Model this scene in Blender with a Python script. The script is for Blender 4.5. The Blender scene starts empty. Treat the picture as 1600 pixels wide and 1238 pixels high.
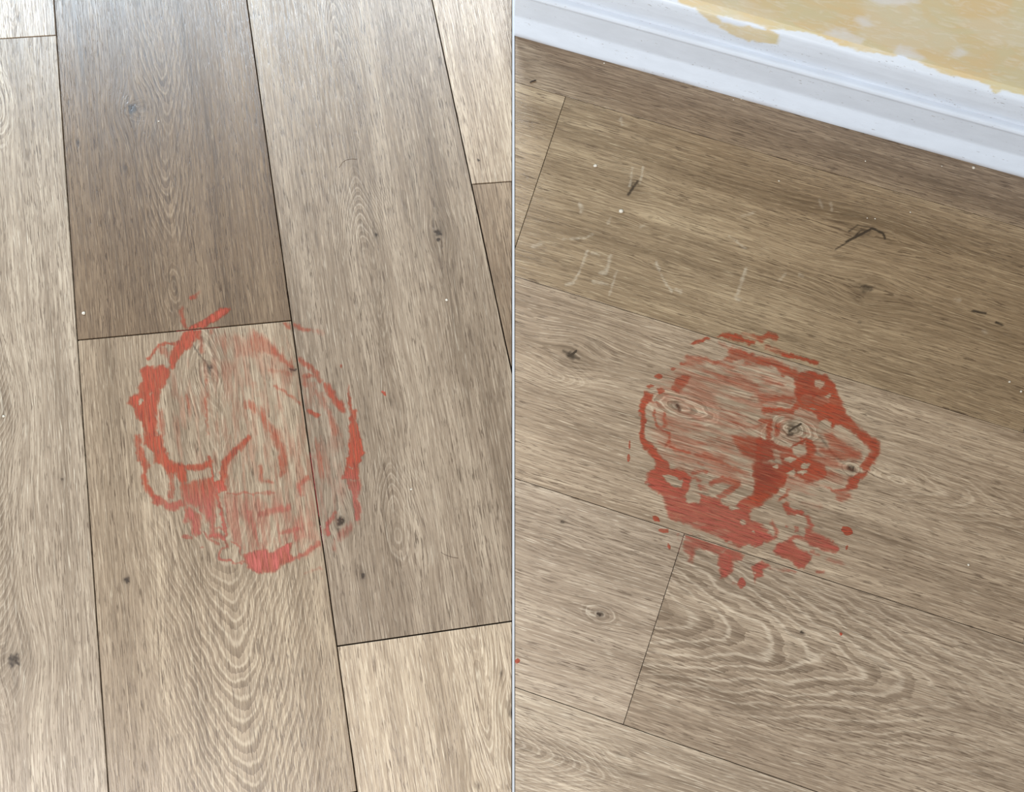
import bpy, math, random
import numpy as np

# ------------------------------------------------------------------ camera
FPX, PITCH, ROLL, CAMH = 1500.0, 0.2231, 0.0922, 1.0        # image taken as 1600 x 1238
scn = bpy.context.scene
cp, sp, cr, sr = math.cos(PITCH), math.sin(PITCH), math.cos(ROLL), math.sin(ROLL)
CM = np.array([[1, 0, 0], [0, cp, -sp], [0, sp, cp]]) @ np.array([[cr, -sr, 0], [sr, cr, 0], [0, 0, 1]])
cd = bpy.data.cameras.new('camera')
cd.sensor_fit = 'HORIZONTAL'; cd.sensor_width = 36.0; cd.lens = 36.0 * FPX / 1600.0
cd.clip_start = 0.01
cam = bpy.data.objects.new('camera', cd); scn.collection.objects.link(cam)
import mathutils
cam.matrix_world = mathutils.Matrix.Translation((0, 0, CAMH)) @ mathutils.Matrix(CM.tolist()).to_4x4()
scn.camera = cam

# ------------------------------------------------------------------ light and exposure
w = bpy.data.worlds.new('room_light'); scn.world = w; w.use_nodes = True
bg = w.node_tree.nodes['Background']
bg.inputs[0].default_value = (0.90, 0.95, 1.0, 1); bg.inputs[1].default_value = 0.38

def area(name, loc, target, sx, sy, power, col):
    l = bpy.data.lights.new(name, 'AREA'); l.shape = 'RECTANGLE'; l.size = sx; l.size_y = sy
    l.energy = power; l.color = col
    o = bpy.data.objects.new(name, l); scn.collection.objects.link(o)
    o.location = loc
    d = mathutils.Vector(target) - mathutils.Vector(loc)
    o.rotation_euler = d.to_track_quat('-Z', 'Y').to_euler()
    return o
# two small high windows beyond the end of the wall, and the window behind the photographer
area('high_window_daylight', (-1.60, 1.95, 1.45), (-0.62, 0.62, 0.0), 0.75, 0.50, 68, (0.64, 0.83, 1.0))
area('high_window_daylight', (-0.26, 2.00, 1.42), (-0.10, 0.68, 0.0), 0.50, 0.50, 36, (0.86, 0.94, 1.0))
area('rear_window_daylight', (-0.95, -1.15, 1.70), (-0.2, 0.2, 0.0), 1.4, 1.0, 70, (1.0, 0.975, 0.94))

scn.view_settings.view_transform = 'Standard'
scn.view_settings.look = 'None'
scn.view_settings.exposure = 0.0
scn.view_settings.gamma = 1.0
scn.view_settings.use_curve_mapping = False

# ------------------------------------------------------------------ helpers
C = scn.collection

def fl(x, y):                                   # image pixel -> point on the floor
    x = np.asarray(x, float); y = np.asarray(y, float)
    d = np.stack([(x - 800) / FPX, -(y - 619) / FPX, -np.ones_like(x)], -1) @ CM.T
    return d[..., :2] / -d[..., 2:3] * CAMH

def px(X):                                      # world points (n,3) -> pixels (n,2)
    c = (np.asarray(X, float) - np.array([0, 0, CAMH])) @ CM
    return np.stack([800 + FPX * c[:, 0] / -c[:, 2], 619 - FPX * c[:, 1] / -c[:, 2]], 1)

def hash2(ix, iy, seed):
    n = (ix.astype(np.int64) * 374761393 + iy.astype(np.int64) * 668265263 + seed * 974711) & 0xffffffff
    n = ((n ^ (n >> 13)) * 1274126177) & 0xffffffff
    n = ((n ^ (n >> 16)) * 2246822519) & 0xffffffff
    return ((n >> 8) & 0xffff) / 65535.0

def vnoise(x, y, seed=0):
    ix, iy = np.floor(x), np.floor(y); fx, fy = x - ix, y - iy
    fx = fx * fx * (3 - 2 * fx); fy = fy * fy * (3 - 2 * fy)
    a, b = hash2(ix, iy, seed), hash2(ix + 1, iy, seed)
    c, d = hash2(ix, iy + 1, seed), hash2(ix + 1, iy + 1, seed)
    return (a * (1 - fx) + b * fx) * (1 - fy) + (c * (1 - fx) + d * fx) * fy

def fbm(x, y, seed=0, o=3):
    s = 0; a = 0.5; t = 0
    for k in range(o):
        s = s + a * vnoise(x * 2 ** k, y * 2 ** k, seed + 17 * k); t += a; a *= 0.5
    return s / t

def sstep(a, b, x):
    t = np.clip((x - a) / (b - a), 0, 1); return t * t * (3 - 2 * t)

def seg_dist(X, Y, pts, closed):
    pts = np.asarray(pts, float); n = len(pts); best = np.full(X.shape, 1e18)
    for i in range(n if closed else n - 1):
        ax, ay = pts[i]; bx, by = pts[(i + 1) % n]
        dx, dy = bx - ax, by - ay; L = dx * dx + dy * dy + 1e-12
        t = np.clip(((X - ax) * dx + (Y - ay) * dy) / L, 0, 1)
        best = np.minimum(best, (X - ax - t * dx) ** 2 + (Y - ay - t * dy) ** 2)
    return np.sqrt(best)

def in_poly(X, Y, pts):
    ins = np.zeros(X.shape, bool); n = len(pts); j = n - 1
    for i in range(n):
        xi, yi = pts[i]; xj, yj = pts[j]
        if yi != yj:
            ins ^= ((yi > Y) != (yj > Y)) & (X < (xj - xi) * (Y - yi) / (yj - yi) + xi)
        j = i
    return ins

def sdf_poly(X, Y, pts):
    d = seg_dist(X, Y, pts, True); return np.where(in_poly(X, Y, pts), -d, d)

def mesh_obj(name, verts, faces, mat, parent=None, smooth=False, attrs=None, vattrs=None):
    me = bpy.data.meshes.new(name)
    if isinstance(faces, np.ndarray):
        me.vertices.add(len(verts)); me.vertices.foreach_set('co', np.asarray(verts, np.float32).ravel())
        k = faces.shape[1]; n = len(faces)
        me.loops.add(n * k); me.loops.foreach_set('vertex_index', faces.astype(np.int32).ravel())
        me.polygons.add(n); me.polygons.foreach_set('loop_start', np.arange(0, n * k, k, dtype=np.int32))
        me.update(calc_edges=True)
    else:
        me.from_pydata([tuple(map(float, v)) for v in verts], [], [tuple(f) for f in faces])
    me.validate()
    for nm, a in (attrs or {}).items():
        at = me.attributes.new(nm, 'FLOAT', 'POINT'); at.data.foreach_set('value', np.asarray(a, np.float32))
    for nm, a in (vattrs or {}).items():
        at = me.attributes.new(nm, 'FLOAT_VECTOR', 'POINT'); at.data.foreach_set('vector', np.asarray(a, np.float32).ravel())
    me.polygons.foreach_set('use_smooth', np.full(len(me.polygons), bool(smooth)))
    me.materials.append(mat)
    o = bpy.data.objects.new(name, me); C.objects.link(o)
    if parent is not None: o.parent = parent
    return o

def tag(o, label=None, cat=None, group=None, kind=None):
    if label: o['label'] = label
    if cat: o['category'] = cat
    if group: o['group'] = group
    if kind: o['kind'] = kind
    return o

# ------------------------------------------------------------------ materials
class NT:
    def __init__(s, name):
        s.m = bpy.data.materials.new(name); s.m.use_nodes = True
        s.t = s.m.node_tree; s.b = s.t.nodes['Principled BSDF']; s.out = s.t.nodes['Material Output']
    def n(s, typ, **kw):
        k = s.t.nodes.new(typ)
        for a, v in kw.items(): setattr(k, a, v)
        return k
    def l(s, a, b): s.t.links.new(a, b)
    def math(s, op, a, b=None, c=None, clamp=False):
        k = s.n('ShaderNodeMath', operation=op, use_clamp=clamp)
        for i, v in enumerate((a, b, c)):
            if v is None: continue
            if isinstance(v, (int, float)): k.inputs[i].default_value = v
            else: s.l(v, k.inputs[i])
        return k.outputs[0]
    def attr(s, name, vec=False):
        k = s.n('ShaderNodeAttribute', attribute_name=name); return k.outputs['Vector' if vec else 'Fac']
    def scale(s, v, xyz, off=(0, 0, 0)):
        k = s.n('ShaderNodeMapping'); s.l(v, k.inputs[0])
        k.inputs['Scale'].default_value = xyz; k.inputs['Location'].default_value = off
        return k.outputs[0]
    def noise(s, v, detail=2, rough=0.55, scale=1.0, dist=0.0):
        k = s.n('ShaderNodeTexNoise'); s.l(v, k.inputs['Vector'])
        k.inputs['Scale'].default_value = scale; k.inputs['Detail'].default_value = detail
        k.inputs['Roughness'].default_value = rough; k.inputs['Distortion'].default_value = dist
        return k.outputs['Fac']
    def rng(s, v, a, b, c=0.0, d=1.0, smooth=True):
        k = s.n('ShaderNodeMapRange', interpolation_type='SMOOTHSTEP' if smooth else 'LINEAR')
        s.l(v, k.inputs[0])
        for i, q in enumerate((a, b, c, d)): k.inputs[i + 1].default_value = q
        return k.outputs[0]
    def mix(s, f, a, b, blend='MIX'):
        k = s.n('ShaderNodeMix', data_type='RGBA', blend_type=blend)
        if isinstance(f, (int, float)): k.inputs[0].default_value = f
        else: s.l(f, k.inputs[0])
        for i, v in ((6, a), (7, b)):
            if isinstance(v, tuple): k.inputs[i].default_value = (*v, 1)
            else: s.l(v, k.inputs[i])
        return k.outputs[2]

def make_oak():
    t = NT('oak_laminate')
    wc = t.attr('wc', True)
    ring_s, knot, scuff, tone = (t.attr(x) for x in ('ring', 'knot', 'scuff', 'tone'))
    sep = t.n('ShaderNodeSeparateXYZ'); t.l(wc, sep.inputs[0])
    flat = t.n('ShaderNodeCombineXYZ'); t.l(sep.outputs[0], flat.inputs[0]); t.l(sep.outputs[1], flat.inputs[1])
    P = flat.outputs[0]
    broad = t.noise(t.scale(P, (1.6, 26, 1)), 3, 0.6)
    band = t.noise(t.scale(P, (4.5, 110, 1), (3.1, 0.7, 0)), 3, 0.6)
    fine = t.noise(t.scale(P, (18, 500, 1), (7.7, 1.3, 0)), 3, 0.65, dist=0.15)
    pore = t.noise(t.scale(P, (52, 800, 1), (1.9, 5.3, 0)), 2, 0.6, dist=0.3)
    lime = t.noise(t.scale(P, (36, 760, 1), (9.4, 2.2, 0)), 2, 0.6, dist=0.3)
    thread = t.noise(t.scale(P, (9, 680, 1), (2.4, 6.1, 0)), 2, 0.55, dist=0.2)
    thr = t.math('ABSOLUTE', t.math('SUBTRACT', thread, 0.5))
    thrm = t.math('MULTIPLY', t.rng(thr, 0.0, 0.045, 1.0, 0.0), t.rng(band, 0.36, 0.60, 0.25, 1.0))
    porem = t.math('MULTIPLY', t.rng(pore, 0.54, 0.62), t.rng(band, 0.35, 0.65, 0.35, 1.0))
    limem = t.math('MULTIPLY', t.rng(lime, 0.56, 0.70), t.rng(band, 0.40, 0.62, 1.0, 0.35))
    # growth rings: a pale ragged line with a darker shoulder, following the ring coordinate
    jit = t.noise(t.scale(P, (60, 500, 1), (4.0, 8.0, 0)), 2, 0.6)
    g = t.math('ADD', sep.outputs[2], t.math('MULTIPLY', t.math('SUBTRACT', jit, 0.5), 0.38))
    fr = t.math('FRACT', g)
    tri = t.math('ABSOLUTE', t.math('SUBTRACT', fr, 0.5))            # 0 at line
    line = t.math('MULTIPLY', t.rng(tri, 0.02, 0.16, 1.0, 0.0), ring_s)
    shoulder = t.math('MULTIPLY', t.math('SUBTRACT', fr, 0.5), ring_s)   # ramp across a ring
    f = t.math('MULTIPLY_ADD', t.math('SUBTRACT', broad, 0.5), 1.15, 0.5)
    f = t.math('MULTIPLY_ADD', t.math('SUBTRACT', band, 0.5), 0.75, f)
    f = t.math('MULTIPLY_ADD', t.math('SUBTRACT', fine, 0.5), 1.15, f)
    f = t.math('MULTIPLY_ADD', shoulder, -0.42, f)
    f = t.math('MULTIPLY_ADD', line, 0.20, f)
    ramp = t.n('ShaderNodeValToRGB'); t.l(f, ramp.inputs[0])
    e = ramp.color_ramp.elements
    e[0].position = 0.08; e[0].color = (0.150, 0.108, 0.073, 1)
    e[1].position = 0.92; e[1].color = (0.505, 0.415, 0.315, 1)
    m = ramp.color_ramp.elements.new(0.5); m.color = (0.300, 0.231, 0.168, 1)
    col = t.mix(t.math('MULTIPLY', line, 0.36), ramp.outputs[0], (0.66, 0.58, 0.47))
    col = t.mix(t.math('MULTIPLY', limem, 0.62), col, (0.62, 0.54, 0.43))
    col = t.mix(t.math('MULTIPLY', thrm, 0.52), col, (0.10, 0.066, 0.042))
    col = t.mix(t.math('MULTIPLY', porem, 0.78), col, (0.085, 0.055, 0.035))
    tn = t.n('ShaderNodeCombineXYZ')
    tv = t.attr('tint', True)
    col = t.mix(1.0, col, tv, 'MULTIPLY')
    kd = t.math('MULTIPLY', knot, t.rng(fine, 0.3, 0.7, 1.75, 1.15), clamp=True)
    col = t.mix(kd, col, (0.034, 0.022, 0.014))
    col = t.mix(t.math('MULTIPLY', scuff, t.rng(fine, 0.3, 0.7, 0.45, 1.0)), col, (0.56, 0.50, 0.40))
    t.l(col, t.b.inputs['Base Color'])
    h = t.math('MULTIPLY_ADD', porem, -0.9, t.math('MULTIPLY', fine, 0.9))
    h = t.math('MULTIPLY_ADD', limem, 0.25, t.math('MULTIPLY_ADD', thrm, -0.4, h))
    bp = t.n('ShaderNodeBump'); bp.inputs['Strength'].default_value = 0.20; bp.inputs['Distance'].default_value = 0.0008
    t.l(h, bp.inputs['Height']); t.l(bp.outputs[0], t.b.inputs['Normal'])
    t.l(t.rng(fine, 0.3, 0.7, 0.35, 0.27), t.b.inputs['Roughness'])
    t.b.inputs['Specular IOR Level'].default_value = 0.5
    return t.m

def make_paint():
    t = NT('red_paint_film')
    d, p = t.attr('cover'), t.attr('pink')
    wc = t.attr('wc', True)
    n = t.noise(t.scale(wc, (30, 520, 1)), 2, 0.6)
    n2 = t.noise(t.scale(wc, (55, 800, 1), (3, 1, 0)), 2, 0.6)
    k = t.math('MULTIPLY', d, t.rng(n, 0.34, 0.66, 1.0, 0.34), clamp=True)
    c = t.mix(p, (0.320, 0.047, 0.017), (0.370, 0.088, 0.072))
    c = t.mix(t.attr('wet'), c, (0.185, 0.026, 0.012))
    c = t.mix(t.math('MULTIPLY', t.rng(n2, 0.53, 0.62), 0.80), c, (0.12, 0.018, 0.010))
    t.l(c, t.b.inputs['Base Color']); t.b.inputs['Roughness'].default_value = 0.45
    bp = t.n('ShaderNodeBump'); bp.inputs['Strength'].default_value = 0.3; bp.inputs['Distance'].default_value = 0.0006
    t.l(n, bp.inputs['Height']); t.l(bp.outputs[0], t.b.inputs['Normal'])
    tr = t.n('ShaderNodeBsdfTransparent')
    t.l(t.mix(d, (1, 1, 1), (1.0, 0.66, 0.58)), tr.inputs[0])
    mx = t.n('ShaderNodeMixShader'); t.l(k, mx.inputs[0]); t.l(tr.outputs[0], mx.inputs[1]); t.l(t.b.outputs[0], mx.inputs[2])
    t.l(mx.outputs[0], t.out.inputs[0])
    return t.m

def make_plain(name, col, rough=0.5, metal=0.0, nscale=60.0, amt=0.12, bump=0.1):
    t = NT(name)
    tc = t.n('ShaderNodeTexCoord').outputs['Object']
    n = t.noise(tc, 4, 0.6, nscale)
    dark = tuple(c * (1 - amt) for c in col); lite = tuple(min(1, c * (1 + amt)) for c in col)
    t.l(t.mix(n, dark, lite), t.b.inputs['Base Color'])
    t.b.inputs['Roughness'].default_value = rough; t.b.inputs['Metallic'].default_value = metal
    bp = t.n('ShaderNodeBump'); bp.inputs['Strength'].default_value = bump; bp.inputs['Distance'].default_value = 0.001
    t.l(n, bp.inputs['Height']); t.l(bp.outputs[0], t.b.inputs['Normal'])
    return t.m

def yellow_nodes(t, wc):
    n1 = t.noise(t.scale(wc, (16, 26, 1)), 4, 0.6, dist=0.8)
    n2 = t.noise(t.scale(wc, (50, 150, 1), (2, 3, 0)), 3, 0.6, dist=1.2)
    n3 = t.noise(t.scale(wc, (9, 14, 1), (5, 1, 0)), 2, 0.5, dist=0.5)
    c = t.mix(t.rng(n1, 0.38, 0.62), (0.60, 0.485, 0.285), (0.56, 0.51, 0.33))
    c = t.mix(t.math('MULTIPLY', t.rng(n3, 0.54, 0.62), 0.45), c, (0.60, 0.57, 0.45))
    c = t.mix(t.math('MULTIPLY', t.rng(n2, 0.55, 0.68), 0.30), c, (0.68, 0.60, 0.36))
    return c, n2

def make_wall_paint(name, white, spots):
    t = NT(name)
    wc = t.attr('wc', True); yel = t.attr('yellow')
    c, n2 = yellow_nodes(t, wc)
    n = t.noise(t.scale(wc, (25, 60, 1)), 4, 0.65)
    base = t.mix(t.rng(n, 0.3, 0.7), tuple(q * 0.94 for q in white), white)
    if spots:
        sp = t.noise(t.scale(wc, (170, 420, 1), (3, 3, 0)), 2, 0.6)
        zone = t.noise(t.scale(wc, (9, 60, 1), (1, 7, 0)), 2, 0.6)
        dirt = t.math('MULTIPLY', t.rng(sp, 0.63, 0.69), t.rng(zone, 0.50, 0.64))
        base = t.mix(t.math('MULTIPLY', dirt, 0.75), base, (0.22, 0.20, 0.18))
        trim_dark = t.attr('trim_dark')
        base = t.mix(t.math('MULTIPLY', trim_dark, t.rng(zone, 0.35, 0.65, 0.25, 1.0)), base, (0.36, 0.33, 0.32))  # darkened foot, and shade painted along the groove
    y = t.math('MULTIPLY', yel, t.rng(n2, 0.25, 0.75, 1.25, 0.75), clamp=True)
    col = t.mix(y, base, c)
    t.l(col, t.b.inputs['Base Color']); t.b.inputs['Roughness'].default_value = 0.38 if spots else 0.6
    bp = t.n('ShaderNodeBump'); bp.inputs['Strength'].default_value = 0.15; bp.inputs['Distance'].default_value = 0.001
    t.l(t.math('ADD', n, t.math('MULTIPLY', n2, y)), bp.inputs['Height']); t.l(bp.outputs[0], t.b.inputs['Normal'])
    return t.m

OAK = make_oak()
PAINT = make_paint()
SCREED = make_plain('dark_underlay', (0.060, 0.036, 0.020), 0.9)
METAL = make_plain('pale_grey_strip', (0.40, 0.41, 0.43), 0.75, 0.0, 40, 0.05, 0.03)
TRIMW = make_wall_paint('gloss_white_trim', (0.64, 0.71, 0.81), True)
WALLM = make_wall_paint('sponged_yellow_wall', (0.66, 0.69, 0.73), False)
CRUMB = make_plain('white_plaster_crumb', (0.58, 0.54, 0.47), 0.9, 0, 600, 0.2, 0.3)
BARK = make_plain('black_splinter', (0.030, 0.018, 0.010), 0.7, 0, 500, 0.4, 0.3)

# ------------------------------------------------------------------ floor layout (seams read off the photograph)
def fit(pts):                                   # pixel points -> floor line: point, unit direction
    P = fl([p[0] for p in pts], [p[1] for p in pts]); c = P.mean(0)
    d = np.linalg.svd(P - c)[2][0]; return c, d
def hp(line, side):                             # half plane n.x <= c containing the point 'side'
    c, d = line; n = np.array([-d[1], d[0]]); k = n @ c
    return (n, k) if n @ side < k else (-n, -k)
def clip(poly, h):
    n, k = h; out = []
    for i in range(len(poly)):
        a, b = poly[i], poly[(i + 1) % len(poly)]
        da, db = n @ a - k, n @ b - k
        if da <= 0: out.append(a)
        if (da < 0 < db) or (db < 0 < da): out.append(a + (b - a) * da / (da - db))
    return out
def shift(line, off): c, d = line; return (c + np.asarray(off), d)

UL = np.array([math.sin(0.2643), -math.cos(0.2643)]); VL = np.array([-UL[1], UL[0]])   # left planks: along, across
UR = np.array([math.cos(0.2155), -math.sin(0.2155)]); VR = np.array([UR[1], -UR[0]])   # right planks
WID = 0.222
SL = [fit(p) for p in (
    [(85, 0), (87.6, 55), (110.5, 400), (122, 531), (139, 800), (169.7, 1238)],
    [(386, 0), (400, 106), (441, 400), (455, 501), (497, 800), (528, 1010), (557, 1238)],
    [(675.3, 0), (737, 288), (759.6, 400), (799, 576)])]
CL = [fit(p) for p in ([(0, 60.5), (87.6, 55)], [(122, 531.6), (455, 501)], [(528, 1010), (800, 971)], [(737, 288), (799, 283.5)])]
SR = [fit(p) for p in (
    [(804, 128), (884, 151), (1200, 240.5), (1600, 357)],
    [(804, 431), (1200, 554.5), (1600, 676)],
    [(804, 748), (967, 800), (1069.4, 834), (1200, 875), (1600, 1007)],
    [(804, 1074), (974, 1132.5), (1200, 1212.5), (1280, 1238)])]
DR = [fit(p) for p in ([(884, 151), (805, 387)], [(1069.4, 834), (974, 1132.5)])]
STRIP_L = fit([(800.4, 0), (800.4, 1238)]); STRIP_R = fit([(804.2, 0), (804.2, 1238)])
A0, A1 = fl(804, 56), fl(1600, 278)
WT = (A1 - A0) / np.linalg.norm(A1 - A0); WN = np.array([WT[1], -WT[0]])      # along the wall; out into the room
WALL = (A0 - WN * 0.012, WT)                     # planks run a little under the baseboard

BIG = [np.array(p, float) for p in ((-1.75, -1.35), (1.75, -1.35), (1.75, 2.0), (-1.75, 2.0))]
ctr = lambda *p: fl(*p)

# ---- features: knots (centre px, core radius px, reach along / across px, deflection, darkness)
#      arches (apex px, which way the apex points +1/-1 along the plank, slope, width px, ring spacing px, half length px, half width px, strength)
#      eyes (centre px, half length px, half width px, ring count, strength), marks (width px, darkness, polyline), scuffs (width, strength, polyline)
FEAT = {
 'LA1': dict(knots=[(22, 1032, 9, 70, 45, .8, .8), (-8, 170, 7, 60, 28, .8, .25), (-6, 640, 8, 90, 45, .8, .3), (97, 749, 2.2, 12, 6, .5, .7), (75, 699, 2, 12, 6, .5, .45)],
             arches=[(-10, 760, 1, 5, 20, 16, 330, 40, .5)],
             eyes=[(-4, 165, 70, 22, 3.2, .7)],
             marks=[(2.0, .8, [(16, 1030), (25, 1033), (29, 1038)])]),
 'LA0': dict(arches=[(20, 40, 1, 7, 8, 22, 140, 40, .6)]),
 'LB0': dict(knots=[(208, 170, 9, 46, 34, .85, .62), (122, 222, 3, 18, 8, .6, .5), (195, 262, 4, 24, 12, .6, .3), (276, 458, 3, 30, 10, .4, .1)],
             arches=[(256, 132, 1, 5, 9, 36, 150, 46, .95), (262, 290, 1, 5, 10, 34, 120, 44, .9), (268, 470, 1, 12, 14, 40, 120, 42, .6)],
             eyes=[(272, 447, 36, 13, 2.0, .95), (252, 60, 48, 14, 2.2, .7), (222, 172, 24, 30, 3, .55)],
             marks=[(3.0, .8, [(202, 166), (207, 170), (204, 175)]), (2.5, .7, [(210, 166), (213, 172)]), (4, .22, [(272, 432), (274, 450), (277, 462)])]),
 'LB1': dict(knots=[(327, 575, 5, 46, 30, .8, .45), (198, 907, 4.5, 20, 12, .6, .75), (455, 578, 4, 14, 8, .5, .5), (352, 838, 3, 20, 10, .4, .3)],
             arches=[(378, 1085, 1, 3.1, 26, 29, 300, 118, .95), (352, 790, 1, 6, 22, 30, 170, 60, .55), (320, 580, -1, 5, 18, 26, 120, 46, .5)],
             eyes=[(310, 625, 60, 14, 2.0, .5)],
             marks=[(2, .6, [(324, 571), (327, 577), (331, 574)]), (1.6, .4, [(302, 540), (312, 555), (323, 568)]), (1.6, .8, [(453, 577), (460, 579), (464, 577)]), (1.8, .8, [(195, 905), (201, 909)])]),
 'LC0': dict(knots=[(684, 364, 5, 40, 22, .75, .75), (588, 367, 2.6, 16, 8, .5, .95), (532, 815, 6, 34, 20, .8, .9), (567, 900, 3.4, 18, 8, .6, .9), (612, 630, 5, 40, 22, .6, .18), (650, 850, 5, 50, 22, .6, .15)],
             arches=[(520, 20, -1, 7, 10, 26, 150, 46, .85), (525, 130, -1, 8, 8, 60, 60, 30, .7), (560, 330, -1, 5, 16, 18, 70, 56, .75), (612, 770, -1, 5, 14, 20, 60, 50, .6), (590, 470, 1, 9, 12, 40, 90, 30, .4)],
             eyes=[(622, 838, 38, 18, 1.8, .5)],
             marks=[(2.4, .9, [(680, 362), (689, 366)]), (3.4, .9, [(684, 375), (686, 374)]), (2.4, .9, [(529, 813), (534, 818), (537, 813)]),
                    (7, .13, [(640, 230), (650, 330), (660, 420)]), (5, .15, [(630, 300), (636, 345)])]),
 'LC1': dict(knots=[(783, 1052, 3, 20, 10, .6, .45), (797, 1114, 5, 34, 18, .8, .6), (745, 1228, 7, 30, 24, .7, .3), (800, 1190, 10, 50, 24, .6, .15)],
             arches=[(762, 1120, 1, 8, 10, 34, 130, 40, .8)],
             eyes=[(750, 1070, 50, 10, 1.4, .9)]),
 'LD0': dict(marks=[(2, .9, [(747, 250), (748, 251)])]),
 'LD1': dict(),
 'RA': dict(),
 'RB0': dict(),
 'RB1': dict(knots=[(990, 288, 6, 34, 22, .6, .55), (1016, 340, 4, 26, 16, .6, .3), (1350, 362, 10, 90, 34, .75, .32), (1353, 450, 9, 60, 36, .85, .62), (1343, 504, 3, 16, 10, .5, .5), (1040, 412, 5, 40, 18, .6, .3), (1310, 400, 8, 60, 20, .6, .12)],
             marks=[(3.0, .7, [(982, 304), (990, 292), (996, 284)]), (2.0, .95, [(1322, 378), (1346, 366), (1363, 357), (1380, 365), (1383, 373)]),
                    (1.6, .6, [(1305, 390), (1330, 375), (1345, 360)]), (1.6, .5, [(1362, 356), (1340, 352), (1326, 362)]), (3, .6, [(1347, 448), (1357, 452)]),
                    (2.4, .7, [(1520, 486), (1540, 490)]), (2.4, .8, [(1556, 504), (1566, 508)])],
             scuffs=[(3, .55, [(918, 392), (905, 425), (895, 442), (885, 445)]), (4, .55, [(954, 400), (946, 428), (938, 426)]), (4, .6, [(928, 440), (948, 444)]),
                     (2.5, .45, [(964, 424), (956, 448), (952, 462)]), (2.5, .5, [(1024, 408), (1036, 436), (1050, 456)]), (4, .5, [(1056, 453), (1064, 456)]),
                     (4, .5, [(1166, 420), (1152, 460)]), (5, .4, [(1150, 466), (1156, 468)]), (2.5, .5, [(988, 262), (984, 290)]), (2.5, .5, [(1005, 262), (1000, 285)]),
                     (3, .5, [(969, 185), (972, 195)]), (4, .5, [(906, 320), (910, 326)]), (3, .55, [(905, 318), (908, 330)]), (3, .45, [(954, 340), (950, 350)]),
                     (2.5, .4, [(880, 374), (915, 372), (926, 366)]), (4, .4, [(832, 385), (848, 380)]), (3, .45, [(925, 395), (936, 398)]), (3, .45, [(1000, 356), (1006, 352)]),
                     (2.5, .5, [(1140, 370), (1165, 388)]), (2.5, .4, [(1280, 312), (1285, 325)]), (2.5, .4, [(1298, 318), (1300, 330)]), (4, .5, [(1492, 467), (1500, 470)]), (4, .45, [(1536, 517), (1540, 520)]),
                     (3, .4, [(1218, 440), (1226, 428)]), (4, .5, [(1250, 430), (1253, 432)]), (3, .4, [(1160, 338), (1180, 332)])]),
 'RC': dict(knots=[(893, 557, 8, 46, 34, .8, .7), (1058, 635, 8, 58, 20, .8, .42), (1243, 670, 10, 60, 36, .85, .42), (1330, 733, 6, 40, 24, .8, .7), (1360, 650, 8, 40, 22, .5, .18), (1402, 750, 8, 50, 18, .6, .08), (930, 540, 14, 60, 26, .4, .18)],
            arches=[(1500, 778, 1, 5, 14, 50, 130, 40, .5), (890, 590, 1, 4, 14, 18, 40, 34, .4)],
            eyes=[(1066, 637, 52, 20, 2.2, .95), (1240, 672, 34, 22, 3.4, .9), (1402, 750, 36, 13, 1.4, .7), (1330, 733, 16, 12, 2, .6), (1205, 680, 16, 20, 1.6, .5)],
            marks=[(2.4, .95, [(888, 557), (894, 554), (900, 549)]), (3, .5, [(880, 548), (892, 556), (905, 560)]), (2.2, .95, [(1233, 674), (1243, 667), (1251, 663)]), (4, .6, [(1231, 680), (1238, 679)]),
                   (2, .7, [(1326, 731), (1332, 736), (1334, 730)]), (4, .6, [(1058, 633), (1062, 641)]), (2, .35, [(1281, 682), (1300, 708), (1320, 726)]), (2, .3, [(1262, 690), (1276, 708), (1290, 718)])]),
 'RD0': dict(knots=[(938, 960, 6, 44, 18, .75, .5), (878, 816, 3, 14, 8, .5, .7), (862, 850, 8, 40, 20, .4, .1)],
             eyes=[(938, 960, 26, 14, 1.8, .6)],
             marks=[(2.5, .8, [(934, 959), (938, 962)])]),
 'RD1': dict(arches=[(1245, 1022, 1, 4.0, 26, 62, 340, 110, .9), (1065, 955, 1, 3, 12, 22, 40, 34, .6), (1500, 1110, 1, 6, 24, 60, 120, 60, .55)],
             knots=[(1253, 988, 3, 14, 8, .4, .7), (1245, 1025, 14, 160, 30, .25, .10), (1375, 1040, 14, 180, 22, .2, .12)],
             marks=[(2, .7, [(1251, 988), (1256, 990)])]),
 'RE': dict(arches=[(850, 1180, 1, 4, 14, 20, 120, 50, .5)], knots=[(968, 1180, 7, 50, 22, .5, .15)]),
}
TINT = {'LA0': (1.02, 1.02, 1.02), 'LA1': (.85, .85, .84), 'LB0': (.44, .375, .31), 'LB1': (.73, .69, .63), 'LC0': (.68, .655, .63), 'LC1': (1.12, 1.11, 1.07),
        'LD0': (1.02, 1.00, .97), 'LD1': (.66, .60, .54), 'RA': (.68, .62, .55), 'RB0': (.83, .765, .65), 'RB1': (.76, .695, .58), 'RC': (.88, .835, .785), 'RD0': (.93, .91, .90), 'RD1': (.89, .86, .83), 'RE': (1.03, 1.03, 1.02)}

GAP, BEV, DEPTH = 0.00066, 0.00028, 0.008
MPX = 0.00069                                    # metres on the floor per pixel, near enough for feature sizes

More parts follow.
